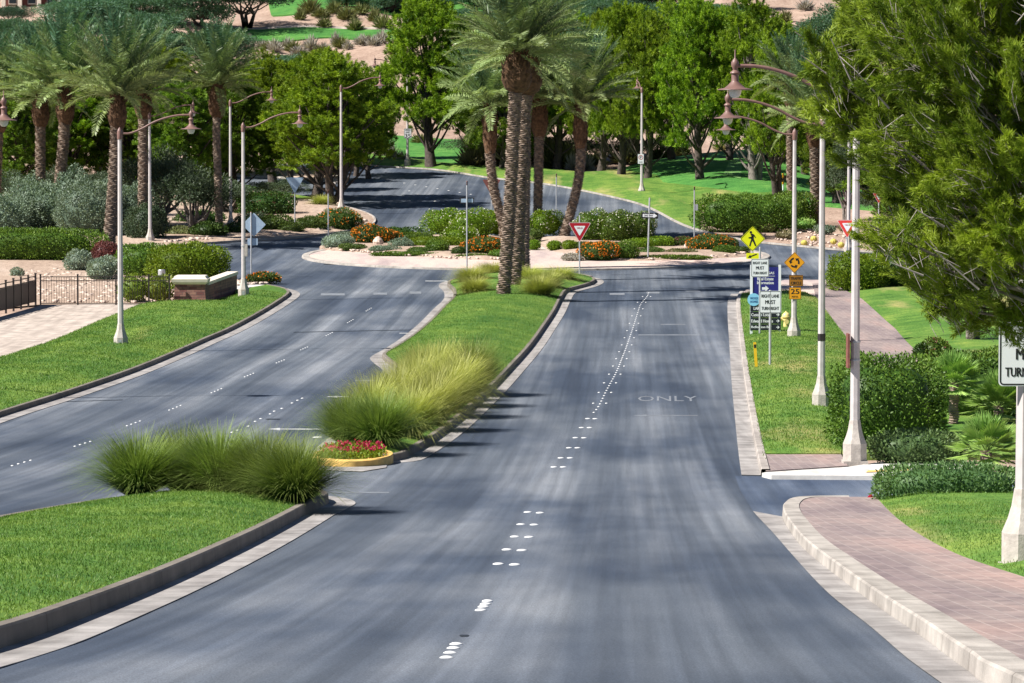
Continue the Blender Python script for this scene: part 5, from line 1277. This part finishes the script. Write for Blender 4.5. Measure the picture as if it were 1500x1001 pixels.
# directory board
yb = 496; r_ = thing('directory_board', 'tall directory board with a navy upper panel and charcoal lines of white writing', 'signboard', P(1121, yb, .12)); s = S(yb)
def dx(x): return (x - 1121) / s
def dzz(y): return (yb - y) / s - .12
for x in (1100.5, 1142): 
    b = MB(); b.box((dx(x), .05, dzz(388) / 2 - .1), (3.6 / s, .09, dzz(388) + .2)); b.build('post', M['white'], r_)
p = plate(r_, 'navy_panel', [(dx(1102.4), dzz(432)), (dx(1140.1), dzz(432)), (dx(1140.1), dzz(391.5)), (dx(1102.4), dzz(391.5))], 'navy', .03, .05)
lettering(p, 'LAS VEGAS', dx(1121), dzz(400), 26 / s, 3.6 / s, 'white', .029)
b = MB(); b.box((dx(1121), .027, dzz(404.6)), (28 / s, .004, .5 / s)); b.build('rule', M['white'], p)
lettering(p, 'Real Estate', dx(1121), dzz(408.6), 24 / s, 4.4 / s, 'white', .029); lettering(p, 'Information', dx(1121), dzz(414.2), 24.5 / s, 4.4 / s, 'white', .029)
b = MB(); b.prism([(dx(x), dzz(y)) for x, y in [(1116, 420.8), (1121, 420.8), (1121, 418.4), (1126, 422.7), (1121, 427), (1121, 424.6), (1116, 424.6)]], .025, .029); b.build('arrow', M['white'], p)
for i, (y0, y1, t) in enumerate([(447.2, 456.2, 'LAKE'), (456.8, 465.4, 'Custom Lots'), (466, 474.6, 'Edward Homes'), (475.2, 484, 'Reflection Bay')]):
    p = plate(r_, 'name_panel', [(dx(1098.8), dzz(y1)), (dx(1143.6), dzz(y1)), (dx(1143.6), dzz(y0)), (dx(1098.8), dzz(y0))], 'darkpanel', -.01, .05)
    wd = {0: 11, 1: 26, 2: 32, 3: 30}[i]
    lettering(p, t, dx(1100.3 + (3.5 if i == 0 else 0) + wd / 2), dzz((y0 + y1) / 2), wd / s, 4.6 / s, 'white', -.011)
    if i:
        zc = dzz((y0 + y1) / 2); b = MB()
        b.prism([(dx(1137) + x * .001 / s * 1000, zc + z / s) for x, z in [(0, .5), (3, .5), (1.6, 2), (2.6, 2.2), (4.9, 0), (2.6, -2.2), (1.6, -2), (3, -.5), (0, -.5)]] if False else [(dx(1137 + x), zc + z / s) for x, z in [(0, .5), (3, .5), (1.6, 2), (2.6, 2.2), (4.9, 0), (2.6, -2.2), (1.6, -2), (3, -.5), (0, -.5)]], -.014, -.011); b.build('arrow', M['white'], p)
p = plate(r_, 'lower_board', [(dx(1100), dzz(446.8)), (dx(1142.2), dzz(446.8)), (dx(1142.2), dzz(432.4)), (dx(1100), dzz(432.4))], 'navy', .04, .03)
p = plate(r_, 'round_plaque', [(dx(1104 + 9.3 * math.cos(a)), dzz(439 + 9.3 * math.sin(a))) for a in np.linspace(0, 2 * PI, 32, endpoint=False)], 'skyblue', -.03, .02)
lettering(p, 'WOODS', dx(1104.5), dzz(437), 12 / s, 3.4 / s, 'deepblue', -.031); lettering(p, 'HOMES', dx(1104.5), dzz(442), 12 / s, 3.4 / s, 'deepblue', -.031)
# orange roundabout sign cluster on the lamp pole
ys = 505; s = S(ys); base = pR3 + Vector((0, -.13, 0))
def oz(y): return (ys - y) / s - .15
r_ = thing('roundabout_sign', 'orange diamond with three black circling arrows fixed to a lamp pole', 'road sign', base); zc = oz(384.5); q_ = 15.6 / s
D4 = [(0, q_), (-q_, 0), (0, -q_), (q_, 0)]
p = plate(r_, 'panel', [(x, z + zc) for x, z in rpoly(D4, .05)], 'orange', 0); ringplate(p, 'border', [(x * .965, z * .965 + zc) for x, z in rpoly(D4, .05)], [(x * .93, z * .93 + zc) for x, z in rpoly(D4, .05)], 'black', -.003)
for k in range(3):
    a0 = math.radians(100 + 120 * k); rad = q_ * .40; wd = q_ * .075; an = np.linspace(a0, a0 + math.radians(62), 8)
    o = [(math.cos(a) * (rad + wd), math.sin(a) * (rad + wd)) for a in an]; i_ = [(math.cos(a) * (rad - wd), math.sin(a) * (rad - wd)) for a in an[::-1]]
    t = an[-1]; head = [(math.cos(t) * (rad + wd * 2.6), math.sin(t) * (rad + wd * 2.6)), (math.cos(t + .62) * rad, math.sin(t + .62) * rad), (math.cos(t) * (rad - wd * 2.6), math.sin(t) * (rad - wd * 2.6))]
    b = MB(); b.prism([(x, z + zc) for x, z in o + head + i_], -.004, -.001); b.build('circling_arrow', M['black'], p)
r_ = thing('traffic_circle_plaque', 'dull brown orange TRAFFIC CIRCLE plaque below the orange diamond', 'road sign', base + Vector((2.5 / s, 0, 0))); zc = oz(411)
p = plate(r_, 'panel', rrect(20.5 / s, 16.5 / s, .03, 3, 0, zc), 'brownor', 0); ringplate(p, 'border', rrect(19.9 / s, 15.9 / s, .03, 3, 0, zc), rrect(19.1 / s, 15.1 / s, .025, 3, 0, zc), 'black', -.003)
lettering(p, 'TRAFFIC', 0, zc + 3.4 / s, 17 / s, 4.3 / s, 'black', -.001); lettering(p, 'CIRCLE', 0, zc - 3.6 / s, 15.5 / s, 4.3 / s, 'black', -.001)
r_ = thing('speed_plaque', 'square orange 25 M.P.H. plaque, lowest sign on the lamp pole', 'road sign', base + Vector((1 / s, 0, 0))); zc = oz(429.5)
p = plate(r_, 'panel', rrect(17.6 / s, 17.6 / s, .03, 3, 0, zc), 'orange', 0); ringplate(p, 'border', rrect(17 / s, 17 / s, .03, 3, 0, zc), rrect(16.2 / s, 16.2 / s, .025, 3, 0, zc), 'black', -.003)
lettering(p, '25', 0, zc + 2.6 / s, 12.5 / s, 7.4 / s, 'black', -.001); lettering(p, 'M.P.H.', 0, zc - 5 / s, 9.5 / s, 3 / s, 'black', -.001)
# yield signs
def yield_sign(x, yb, yc, w, label, deg=0, red='red', back=False, top=None, dz=.15, text=True):
    s = S(yb); r_ = thing('yield_sign' if not back else 'triangular_sign', label, 'road sign', P(x, yb, dz)); h = w * .87; zc = (yb - yc) / s - dz; w /= s; h /= s
    post(r_, ((yb - (top if top else yc - 6)) / s) - dz, .04)
    T = [(-w/2, h/2), (0, -h/2), (w/2, h/2)]; cz = h / 6
    p = plate(r_, 'panel', [(x_, z + zc) for x_, z in rpoly(T, w * .05)], red, 0)
    if not back:
        sc = lambda f: [(x_ * f, (z - cz) * f + cz + zc) for x_, z in rpoly(T, w * .05)]
        ringplate(p, 'border', sc(.985), sc(.945), 'white', -.003); plate(p, 'inner_triangle', sc(.50), 'white', -.004)
        if text: lettering(p, 'YIELD', 0, zc + cz * 1.35, w * .27, h * .075, 'red', -.005)
    yawed(r_, deg); return r_
yield_sign(849, 404, 341, 34, 'dark red front yield sign standing in the soft grass at the median end', 0, 'red', False, 316, .2)
yield_sign(1241, 377, 336, 31, 'bright red yield sign by the right hand leg, half behind the lamp pole', -8, 'redlight', False, 322)
yield_sign(1287, 356, 291, 18, 'small dark red yield sign far right, among the pine branches', 0, 'red', False, 280, .1)
yield_sign(432, 345, 272, 27, 'triangular sign seen from its blank metal back, left of the leaning pine', 0, 'alu', True, 262, .3)
yield_sign(720, 322, 275, 27, 'brown backed triangular sign behind the leaning island palm', 0, 'rust', True, 262, .1)
# diamond sign back
yb = 407; s = S(yb); r_ = thing('diamond_sign', 'blank silver back of a diamond sign with a small plate, beside the left road', 'road sign', P(368, yb, .1))
post(r_, hz(yb, 314), .045); cap(r_, hz(yb, 314)); zc = hz(yb, 332); q_ = 17.5 / s
p = plate(r_, 'panel', [((4 / s) + x, z + zc) for x, z in rpoly([(0, q_), (-q_, 0), (0, -q_), (q_, 0)], .05)], 'alu', .09)
plate(r_, 'lower_plate', rrect(15 / s, 10 / s, .03, 3, 2 / s, hz(yb, 357)), 'alu', .09)
# one way sign
yb = 386; s = S(yb); r_ = thing('one_way_sign', 'black one way sign with a white arrow pointing right on a leaning island post', 'road sign', P(949, yb, .25))
post(r_, hz(yb, 290) - .25, .05); cap(r_, hz(yb, 290) - .25); zc = hz(yb, 316) - .25
p = plate(r_, 'panel', rrect(24.5 / s, 8.4 / s, .03, 3, .04, zc), 'black', 0)
b = MB(); b.prism([(.04 + x / s, zc + z / s) for x, z in [(-10.3, 2.2), (5.6, 2.2), (5.6, 3.4), (11, 0), (5.6, -3.4), (5.6, -2.2), (-10.3, -2.2)]], -.004, -.001); a_ = b.build('arrow', M['white'], p)
lettering(a_, 'ONE WAY', .04 - 2 / s, zc, 13.5 / s, 2.6 / s, 'black', -.0045)
yawed(r_, 0); r_.rotation_euler = (0, math.radians(1.6), 0)
# plain posts of the roundabout
def sign_post(x, yb, yt, label, dz=.2, board=None, r=.042, xo=0):
    r_ = thing('sign_post', label, 'post', P(x, yb, dz)); s = S(yb); post(r_, hz(yb, yt) - dz, r); cap(r_, hz(yb, yt) - dz)
    if board:
        yc, w, h, m_, dy = board; plate(r_, 'panel', rrect(w / s, h / s, .02, 2, xo / s, hz(yb, yc) - dz), m_, dy)
        if m_ == 'alu': ringplate(r_, 'frame', rrect(w / s * 1.04, h / s * 1.1, .02, 2, xo / s, hz(yb, yc) - dz), rrect(w / s * .9, h / s * .76, .02, 2, xo / s, hz(yb, yc) - dz), 'iron', dy - .004)
    return r_
sign_post(684, 401, 266, 'pale post at the median end with a small sign back high up', .2, (294, 20, 7.5, 'alu', .09))
sign_post(481, 357, 279, 'bare pale post at the left end of the island', .3)
sign_post(815, 322, 255, 'bare pale post at the far kerb between the two right island palms', .1)
sign_post(1017, 356, 274, 'grey post with a small box at the right of the island', .2, (304, 4.5, 9, 'galv', .02), xo=3)
# speed limit sign and no parking sign on far lamps
yb = 246; s = S(yb); r_ = thing('speed_limit_sign', 'small white SPEED LIMIT 35 sign on the far lamp pole', 'road sign', P(597.5, yb, .15) + Vector((0, -.13, 0))); zc = hz(yb, 198.5)
p = plate(r_, 'panel', rrect(11 / s, 14.5 / s, .04, 3, 0, zc), 'white', 0); ringplate(p, 'border', rrect(10.6 / s, 14.1 / s, .04, 3, 0, zc), rrect(9.8 / s, 13.3 / s, .03, 3, 0, zc), 'black', -.003)
lettering(p, 'SPEED', 0, zc + 5 / s, 7.5 / s, 2.2 / s, 'black', -.001); lettering(p, 'LIMIT', 0, zc + 1.7 / s, 6 / s, 2.2 / s, 'black', -.001); lettering(p, '35', 0, zc - 3.4 / s, 8.4 / s, 5.6 / s, 'black', -.001)
yb = 289; s = S(yb); r_ = thing('no_parking_sign', 'small white no parking sign on the slim lamp pole by the lawn', 'road sign', P(938.5, yb, .15) + Vector((0, -.13, 0))); zc = hz(yb, 236)
p = plate(r_, 'panel', rrect(8.6 / s, 14 / s, .03, 3, 0, zc), 'white', 0)
C_ = lambda r: [(r / s * math.cos(a), zc + 2.2 / s + r / s * math.sin(a)) for a in np.linspace(0, 2 * PI, 20, endpoint=False)]
ringplate(p, 'red_ring', C_(3.4), C_(2.6), 'red', -.003); lettering(p, 'P', 0, zc + 2.2 / s, 2.2 / s, 3.6 / s, 'black', -.001)
b = MB(); b.box((0, -.003, zc - 4.6 / s), (5 / s, .003, .8 / s)); b.build('small_bar', M['black'], p)
# small roadside things
r_ = thing('edge_on_sign', 'red brown sign panel seen edge on, strapped to the nearest right lamp pole', 'road sign', P(1252, 686, .15)); s = S(686)
b = MB(); b.box((-.17, -.02, hz(686, 513) - .15), (.05, .46, 50 / s)); b.build('panel', M['rust'], r_)
for y in (500, 527): b = MB(); b.lathe([(.125, -.02), (.125, .02)], 12, (0, 0, hz(686, y) - .15)); b.build('strap', M['galv'], r_)
r_ = thing('pole_band', 'black band wrapped round the middle right lamp pole', 'band', P(1203, 606, .15)); s = S(606)
b = MB(); b.lathe([(.118, hz(606, 499)), (.122, hz(606, 499) + .01), (.122, hz(606, 489)), (.118, hz(606, 489) + .01)], 8, (0, 0, -.15), PI / 8); b.build('strap', M['iron'], r_)
r_ = thing('pole_box', 'small grey box mounted on the lamp pole by the stone wall', 'box', P(357, 441, .15)); s = S(441)
b = MB(); b.box((.13, -.02, hz(441, 371)), (.14, .2, 18 / s)); b.build('box', M['pole_base'], r_)
b = MB(); b.lathe([(.12, -.03), (.12, .03)], 10, (0, 0, hz(441, 371) + .2)); b.build('strap', M['galv'], r_)
# fire hydrant
r_ = thing('fire_hydrant', 'cream yellow fire hydrant beside the orange sign lamp pole', 'fire hydrant', P(1151.5, 490, .15))
b = MB(); b.lathe([(.17, -.1), (.17, .03), (.115, .04), (.115, .44), (.155, .45), (.155, .49), (.12, .5), (.12, .57), (.19, .575), (.19, .61), (.17, .62)], 16); b.build('barrel', M['hydrant'], r_, True)
b = MB(); b.lathe([(.175, .62), (.165, .68), (.12, .75), (.05, .79), (.045, .83), (.001, .835)], 16); b.build('bonnet', M['hydrant'], r_, True)
for sx in (-1, 1):
    b = MB(); b.tube([(sx * .1, 0, .5), (sx * .2, 0, .5)], .065, 10); b.tube([(sx * .2, 0, .5), (sx * .235, 0, .5)], .085, 8); b.build('side_cap', M['hydrant'], r_)
b = MB(); b.tube([(0, -.1, .4), (0, -.19, .4)], .085, 10); b.tube([(0, -.19, .4), (0, -.23, .4)], .105, 8); b.build('front_cap', M['hydrant'], r_)
r_ = thing('marker_stake', 'thin yellow utility stake leaning in the right verge grass', 'marker post', P(1108, 545, .13)); r_.rotation_euler = (0, math.radians(-4), 0)
b = MB(); b.box((0, 0, .42), (.10, .03, 1.0)); b.build('stake', M['stake'], r_)
b = MB(); b.box((0, -.018, .78), (.075, .004, .12)); b.build('decal', M['black'], r_)
r_ = thing('marker_flag', 'small red diamond flag at the paved corner by the clipped juniper', 'flag', P(1275, 741, .05)); s = S(741)
b = MB(); b.tube([(0, 0, -.05), (0, 0, .16)], .006, 6); b.build('wire', M['iron'], r_)
plate(r_, 'flag', [(0, .03), (5 / s, .10), (.4 / s, .19), (-4.6 / s, .11)], 'flag', -.01, .006)
r_ = thing('marker_stake', 'orange topped slim post on the green lawn right of the pale pine trunk', 'marker post', P(1147, 288, .3)); s = S(288)
b = MB(); b.lathe([(.05, -.1), (.05, 12 / s)], 8); b.build('stake', M['white'], r_); b = MB(); b.lathe([(.07, 12 / s), (.07, 28 / s)], 8); b.build('top', M['orange'], r_)
r_ = thing('bollard', 'short grey concrete bollard behind the iron fence, by the stone pier', 'bollard', P(237, 427, .1)); s = S(427)
b = MB(); b.lathe([(.17, -.2), (.17, 10 / s)], 14); b.build('base', M['pole_base'], r_); b = MB(); b.lathe([(.185, 10 / s), (.185, 28 / s), (.17, 29 / s)], 14); b.build('sleeve', M['galv'], r_)
r_ = thing('utility_box', 'grey utility cabinet behind the bright red yield sign', 'utility box', P(1245, 362, 0)); s = S(362)
b = MB(); b.box((0, 0, 6.5 / s), (13 / s, .4, 13 / s)); b.build('cabinet', M['pole_base'], r_); b = MB(); b.box((0, 0, 13.5 / s), (14 / s, .46, 1.2 / s)); b.build('lid', M['galv'], r_)

# ---- fences
pc = P(59.5, 448.5, .05)
f = thing('iron_fence', 'black iron picket fence between the brown railing and the stone pier', 'fence', pc); s = S(448)
xs = [0, (114 - 59.5) / s, (170 - 59.5) / s, (218 - 59.5) / s, (248 - 59.5) / s]; H_ = 1.36
for i, x in enumerate(xs):
    b = MB(); b.box((x, 0, H_ / 2 + .02), (.075, .075, H_ + .12)); b.box((x, 0, H_ + .10), (.095, .095, .04)); b.build('post', M['iron'], f)
for i in range(4):
    b = MB(); x0, x1 = xs[i] + .04, xs[i + 1] - .04
    for z in (.08, H_ - .20, H_ - .01): b.box(((x0 + x1) / 2, 0, z), (x1 - x0, .035, .04))
    n = max(2, round((x1 - x0) / .125))
    for k in range(1, n): b.box((x0 + (x1 - x0) * k / n, 0, (H_ + (.0 if k % 1 == 0 else 0)) / 2 + .03), (.017, .017, H_ - .1))
    b.build('picket_panel', M['iron'], f)
f = thing('brown_railing', 'railing of solid dark brown panels running along the left plaza edge', 'fence', pc + Vector((-.2, -.3, 0)))
A = G2(59.5, 448.5); Bq = G2(-42, 476); d_ = np.array([Bq[0] - A[0], Bq[1] - A[1]]); Ld = np.linalg.norm(d_); n = 9; ang = math.atan2(d_[1], d_[0])
for i in range(n + 1):
    q_ = d_ * i / n; z0 = float(zt(A[0] + q_[0], A[1] + q_[1]) - zt(*A))
    b = MB(); b.box((q_[0], q_[1], z0 + .74), (.08, .08, 1.5), ang); b.box((q_[0], q_[1], z0 + 1.52), (.1, .1, .05), ang); b.build('post', M['iron'], f)
    if i < n:
        q2 = d_ * (i + .5) / n; b = MB(); b.box((q2[0], q2[1], z0 + .66), (Ld / n - .09, .03, 1.0), ang); b.build('solid_panel', M['brownpanel'], f)
        b = MB()
        b.box((q2[0], q2[1], z0 + 1.38), (Ld / n - .09, .04, .045), ang); b.box((q2[0], q2[1], z0 + 1.19), (Ld / n - .09, .04, .045), ang); b.build('rail', M['iron'], f)
# ---- stone pier and wall
pw = P(277.5, 448, 0); s = S(448); w = thing('stone_wall', 'low stone wall with a cream capped pier on the left lawn', 'wall', pw)
x0, x1, y0 = (253.8 - 277.5) / s, (302 - 277.5) / s, 0
b = MB(); hb = (448 - 417) / s; dpt = 1.5
b.add([(x0, 0, -.2), (x1, 0, -.2), (x1, dpt, -.2), (x0, dpt, -.2), (x0 + .07, .06, hb), (x1 - .07, .06, hb), (x1 - .07, dpt - .06, hb), (x0 + .07, dpt - .06, hb)], [(0, 1, 5, 4), (1, 2, 6, 5), (2, 3, 7, 6), (3, 0, 4, 7), (4, 5, 6, 7)]); b.build('pier', M['stone'], w)
b = MB(); cxm = (x0 + x1) / 2; hw = (x1 - x0) / 2; hd = dpt / 2
def sq(g, z): return [(cxm - hw - g, hd - hd - g, z), (cxm + hw + g, hd - hd - g, z), (cxm + hw + g, hd + hd + g, z), (cxm - hw - g, hd + hd + g, z)]
b.loft([sq(-.03, hb + .003), sq(.02, hb + .05), sq(.07, hb + .12), sq(.09, hb + .26), sq(.0, hb + .30), sq(-.05, hb + .40), sq(-.10, hb + .42)]); b.build('pier_cap', M['cream'], w)
e = P(341, 428, 0) - pw; a0 = Vector((x1 - .28, dpt, 0)); a1 = Vector((e.x, e.y, 0)); dr_ = (a1 - a0); Lw = dr_.length; an = math.atan2(dr_.y, dr_.x); n = 8
V0, V1 = [], []
b = MB(); c = MB(); t = .22
for nm, mb, h0, h1, tt in (('wall_body', b, -.3, .90, t), ('coping', c, .903, 1.06, t + .06)):
    nrm = Vector((-dr_.y, dr_.x, 0)).normalized() * tt; rings = []
    for i in range(n + 1):
        q_ = a0 + dr_ * (i / n); z0 = float(zt(pw.x + q_.x, pw.y + q_.y)) - pw.z
        rings.append([q_ - nrm + Vector((0, 0, z0 + h0)), q_ + nrm + Vector((0, 0, z0 + h0)), q_ + nrm + Vector((0, 0, z0 + h1)), q_ - nrm + Vector((0, 0, z0 + h1))])
    mb.loft(rings); mb.build(nm, M['stone' if nm == 'wall_body' else 'cream'], w)
# ---- house and terrace far up the hill
ph = P(62, 13, .5); s = S(13); h = thing('house', 'terracotta house with pale pillars on the hilltop at the upper left', 'house', ph)
b = MB(); b.box((0, 6, 2.2), (125 / s, 8, 5.5)); b.build('wall', M['wallred'], h)
b = MB(); b.box((0, 5.5, 5.3), (140 / s, 10, .5)); b.build('roof', M['cream'], h)
for x in (-58, -34, -6, 24, 50):
    b = MB(); b.box((x / s, .9, 2.0), (.55, .55, 5.6)); b.build('pillar', M['cream'], h)
for x in (-46, -18, 10, 38):
    b = MB(); b.box((x / s, 1.97, 1.5), (12 / s, .1, 2.8)); wd = b.build('window', M['cream'], h); b = MB(); b.box((x / s, 1.91, 1.5), (10.5 / s, .05, 2.5)); b.build('pane', M['glass'], wd)
tw_ = thing('terrace_wall', 'long cream terrace wall in front of the hilltop house', 'wall', P(95, 20, .5)); 
b = MB(); b.box((0, 0, .35), (75 / s, .4, 1.2)); b.build('wall', M['cream'], tw_); b = MB(); b.box((0, 0, .99), (76 / s, .55, .08)); b.build('coping', M['kerb_white'], tw_)
for x, lb in ((154, 'left white lounge chair on the hilltop terrace'), (162, 'right white lounge chair on the hilltop terrace')):
    c_ = thing('lounge_chair', lb, 'chair', P(x, 12, 1.0), 0, 'terrace lounge chairs')
    b = MB(); b.box((0, 0, .35), (.75, 1.2, .12)); b.build('seat', M['white'], c_)
    b = MB(); b.add([(-.37, .45, .41), (.37, .45, .41), (.37, .62, .41), (-.37, .62, .41), (-.34, .8, 1.15), (.34, .8, 1.15), (.34, .9, 1.12), (-.34, .9, 1.12)], [(0, 1, 5, 4), (1, 2, 6, 5), (2, 3, 7, 6), (3, 0, 4, 7), (4, 5, 6, 7), (3, 2, 1, 0)]); b.build('backrest', M['white'], c_)
    for sx in (-.3, .3):
        for sy in (-.5, .5): b = MB(); b.box((sx, sy, .14), (.06, .06, .3)); b.build('leg', M['white'], c_)

# ================================================================== LIGHT, CAMERA
SUN_AZ, SUN_EL = math.radians(-109), math.radians(47)      # azimuth from +Y, clockwise positive
tos = Vector((math.sin(SUN_AZ) * math.cos(SUN_EL), math.cos(SUN_AZ) * math.cos(SUN_EL), math.sin(SUN_EL)))
ld = bpy.data.lights.new('sun', 'SUN'); ld.energy = 5.0; ld.angle = math.radians(.5); ld.color = (1, .955, .88)
lo = bpy.data.objects.new('sun', ld); COL.objects.link(lo); lo.rotation_euler = (-tos).to_track_quat('-Z', 'Y').to_euler(); lo.location = tos * 300
wd = bpy.data.worlds.new('World'); scene.world = wd; wd.use_nodes = True; nt = wd.node_tree
sk = nt.nodes.new('ShaderNodeTexSky'); sk.sky_type = 'NISHITA'; sk.sun_disc = False; sk.sun_elevation = SUN_EL; sk.sun_rotation = SUN_AZ; sk.air_density = .7; sk.dust_density = .15; sk.altitude = 1500
bg = nt.nodes['Background']; nt.links.new(sk.outputs[0], bg.inputs[0]); bg.inputs[1].default_value = .05
cd = bpy.data.cameras.new('camera'); cam = bpy.data.objects.new('camera', cd); COL.objects.link(cam)
cd.sensor_width = 36; cd.lens = 36 * F / 1500; cd.clip_end = 4000; cd.clip_start = 1
cam.location = (0, 0, CAMZ); cam.rotation_euler = (math.radians(90) - PITCH, 0, 0); scene.camera = cam
scene.render.resolution_x, scene.render.resolution_y = 1024, 683
vs = scene.view_settings; vs.view_transform = 'Standard'; vs.look = 'None'; vs.exposure = .95; vs.gamma = 1
scene.render.engine = 'CYCLES'; scene.cycles.max_bounces = 4; scene.cycles.diffuse_bounces = 2; scene.cycles.transparent_max_bounces = 4; scene.cycles.use_denoising = True
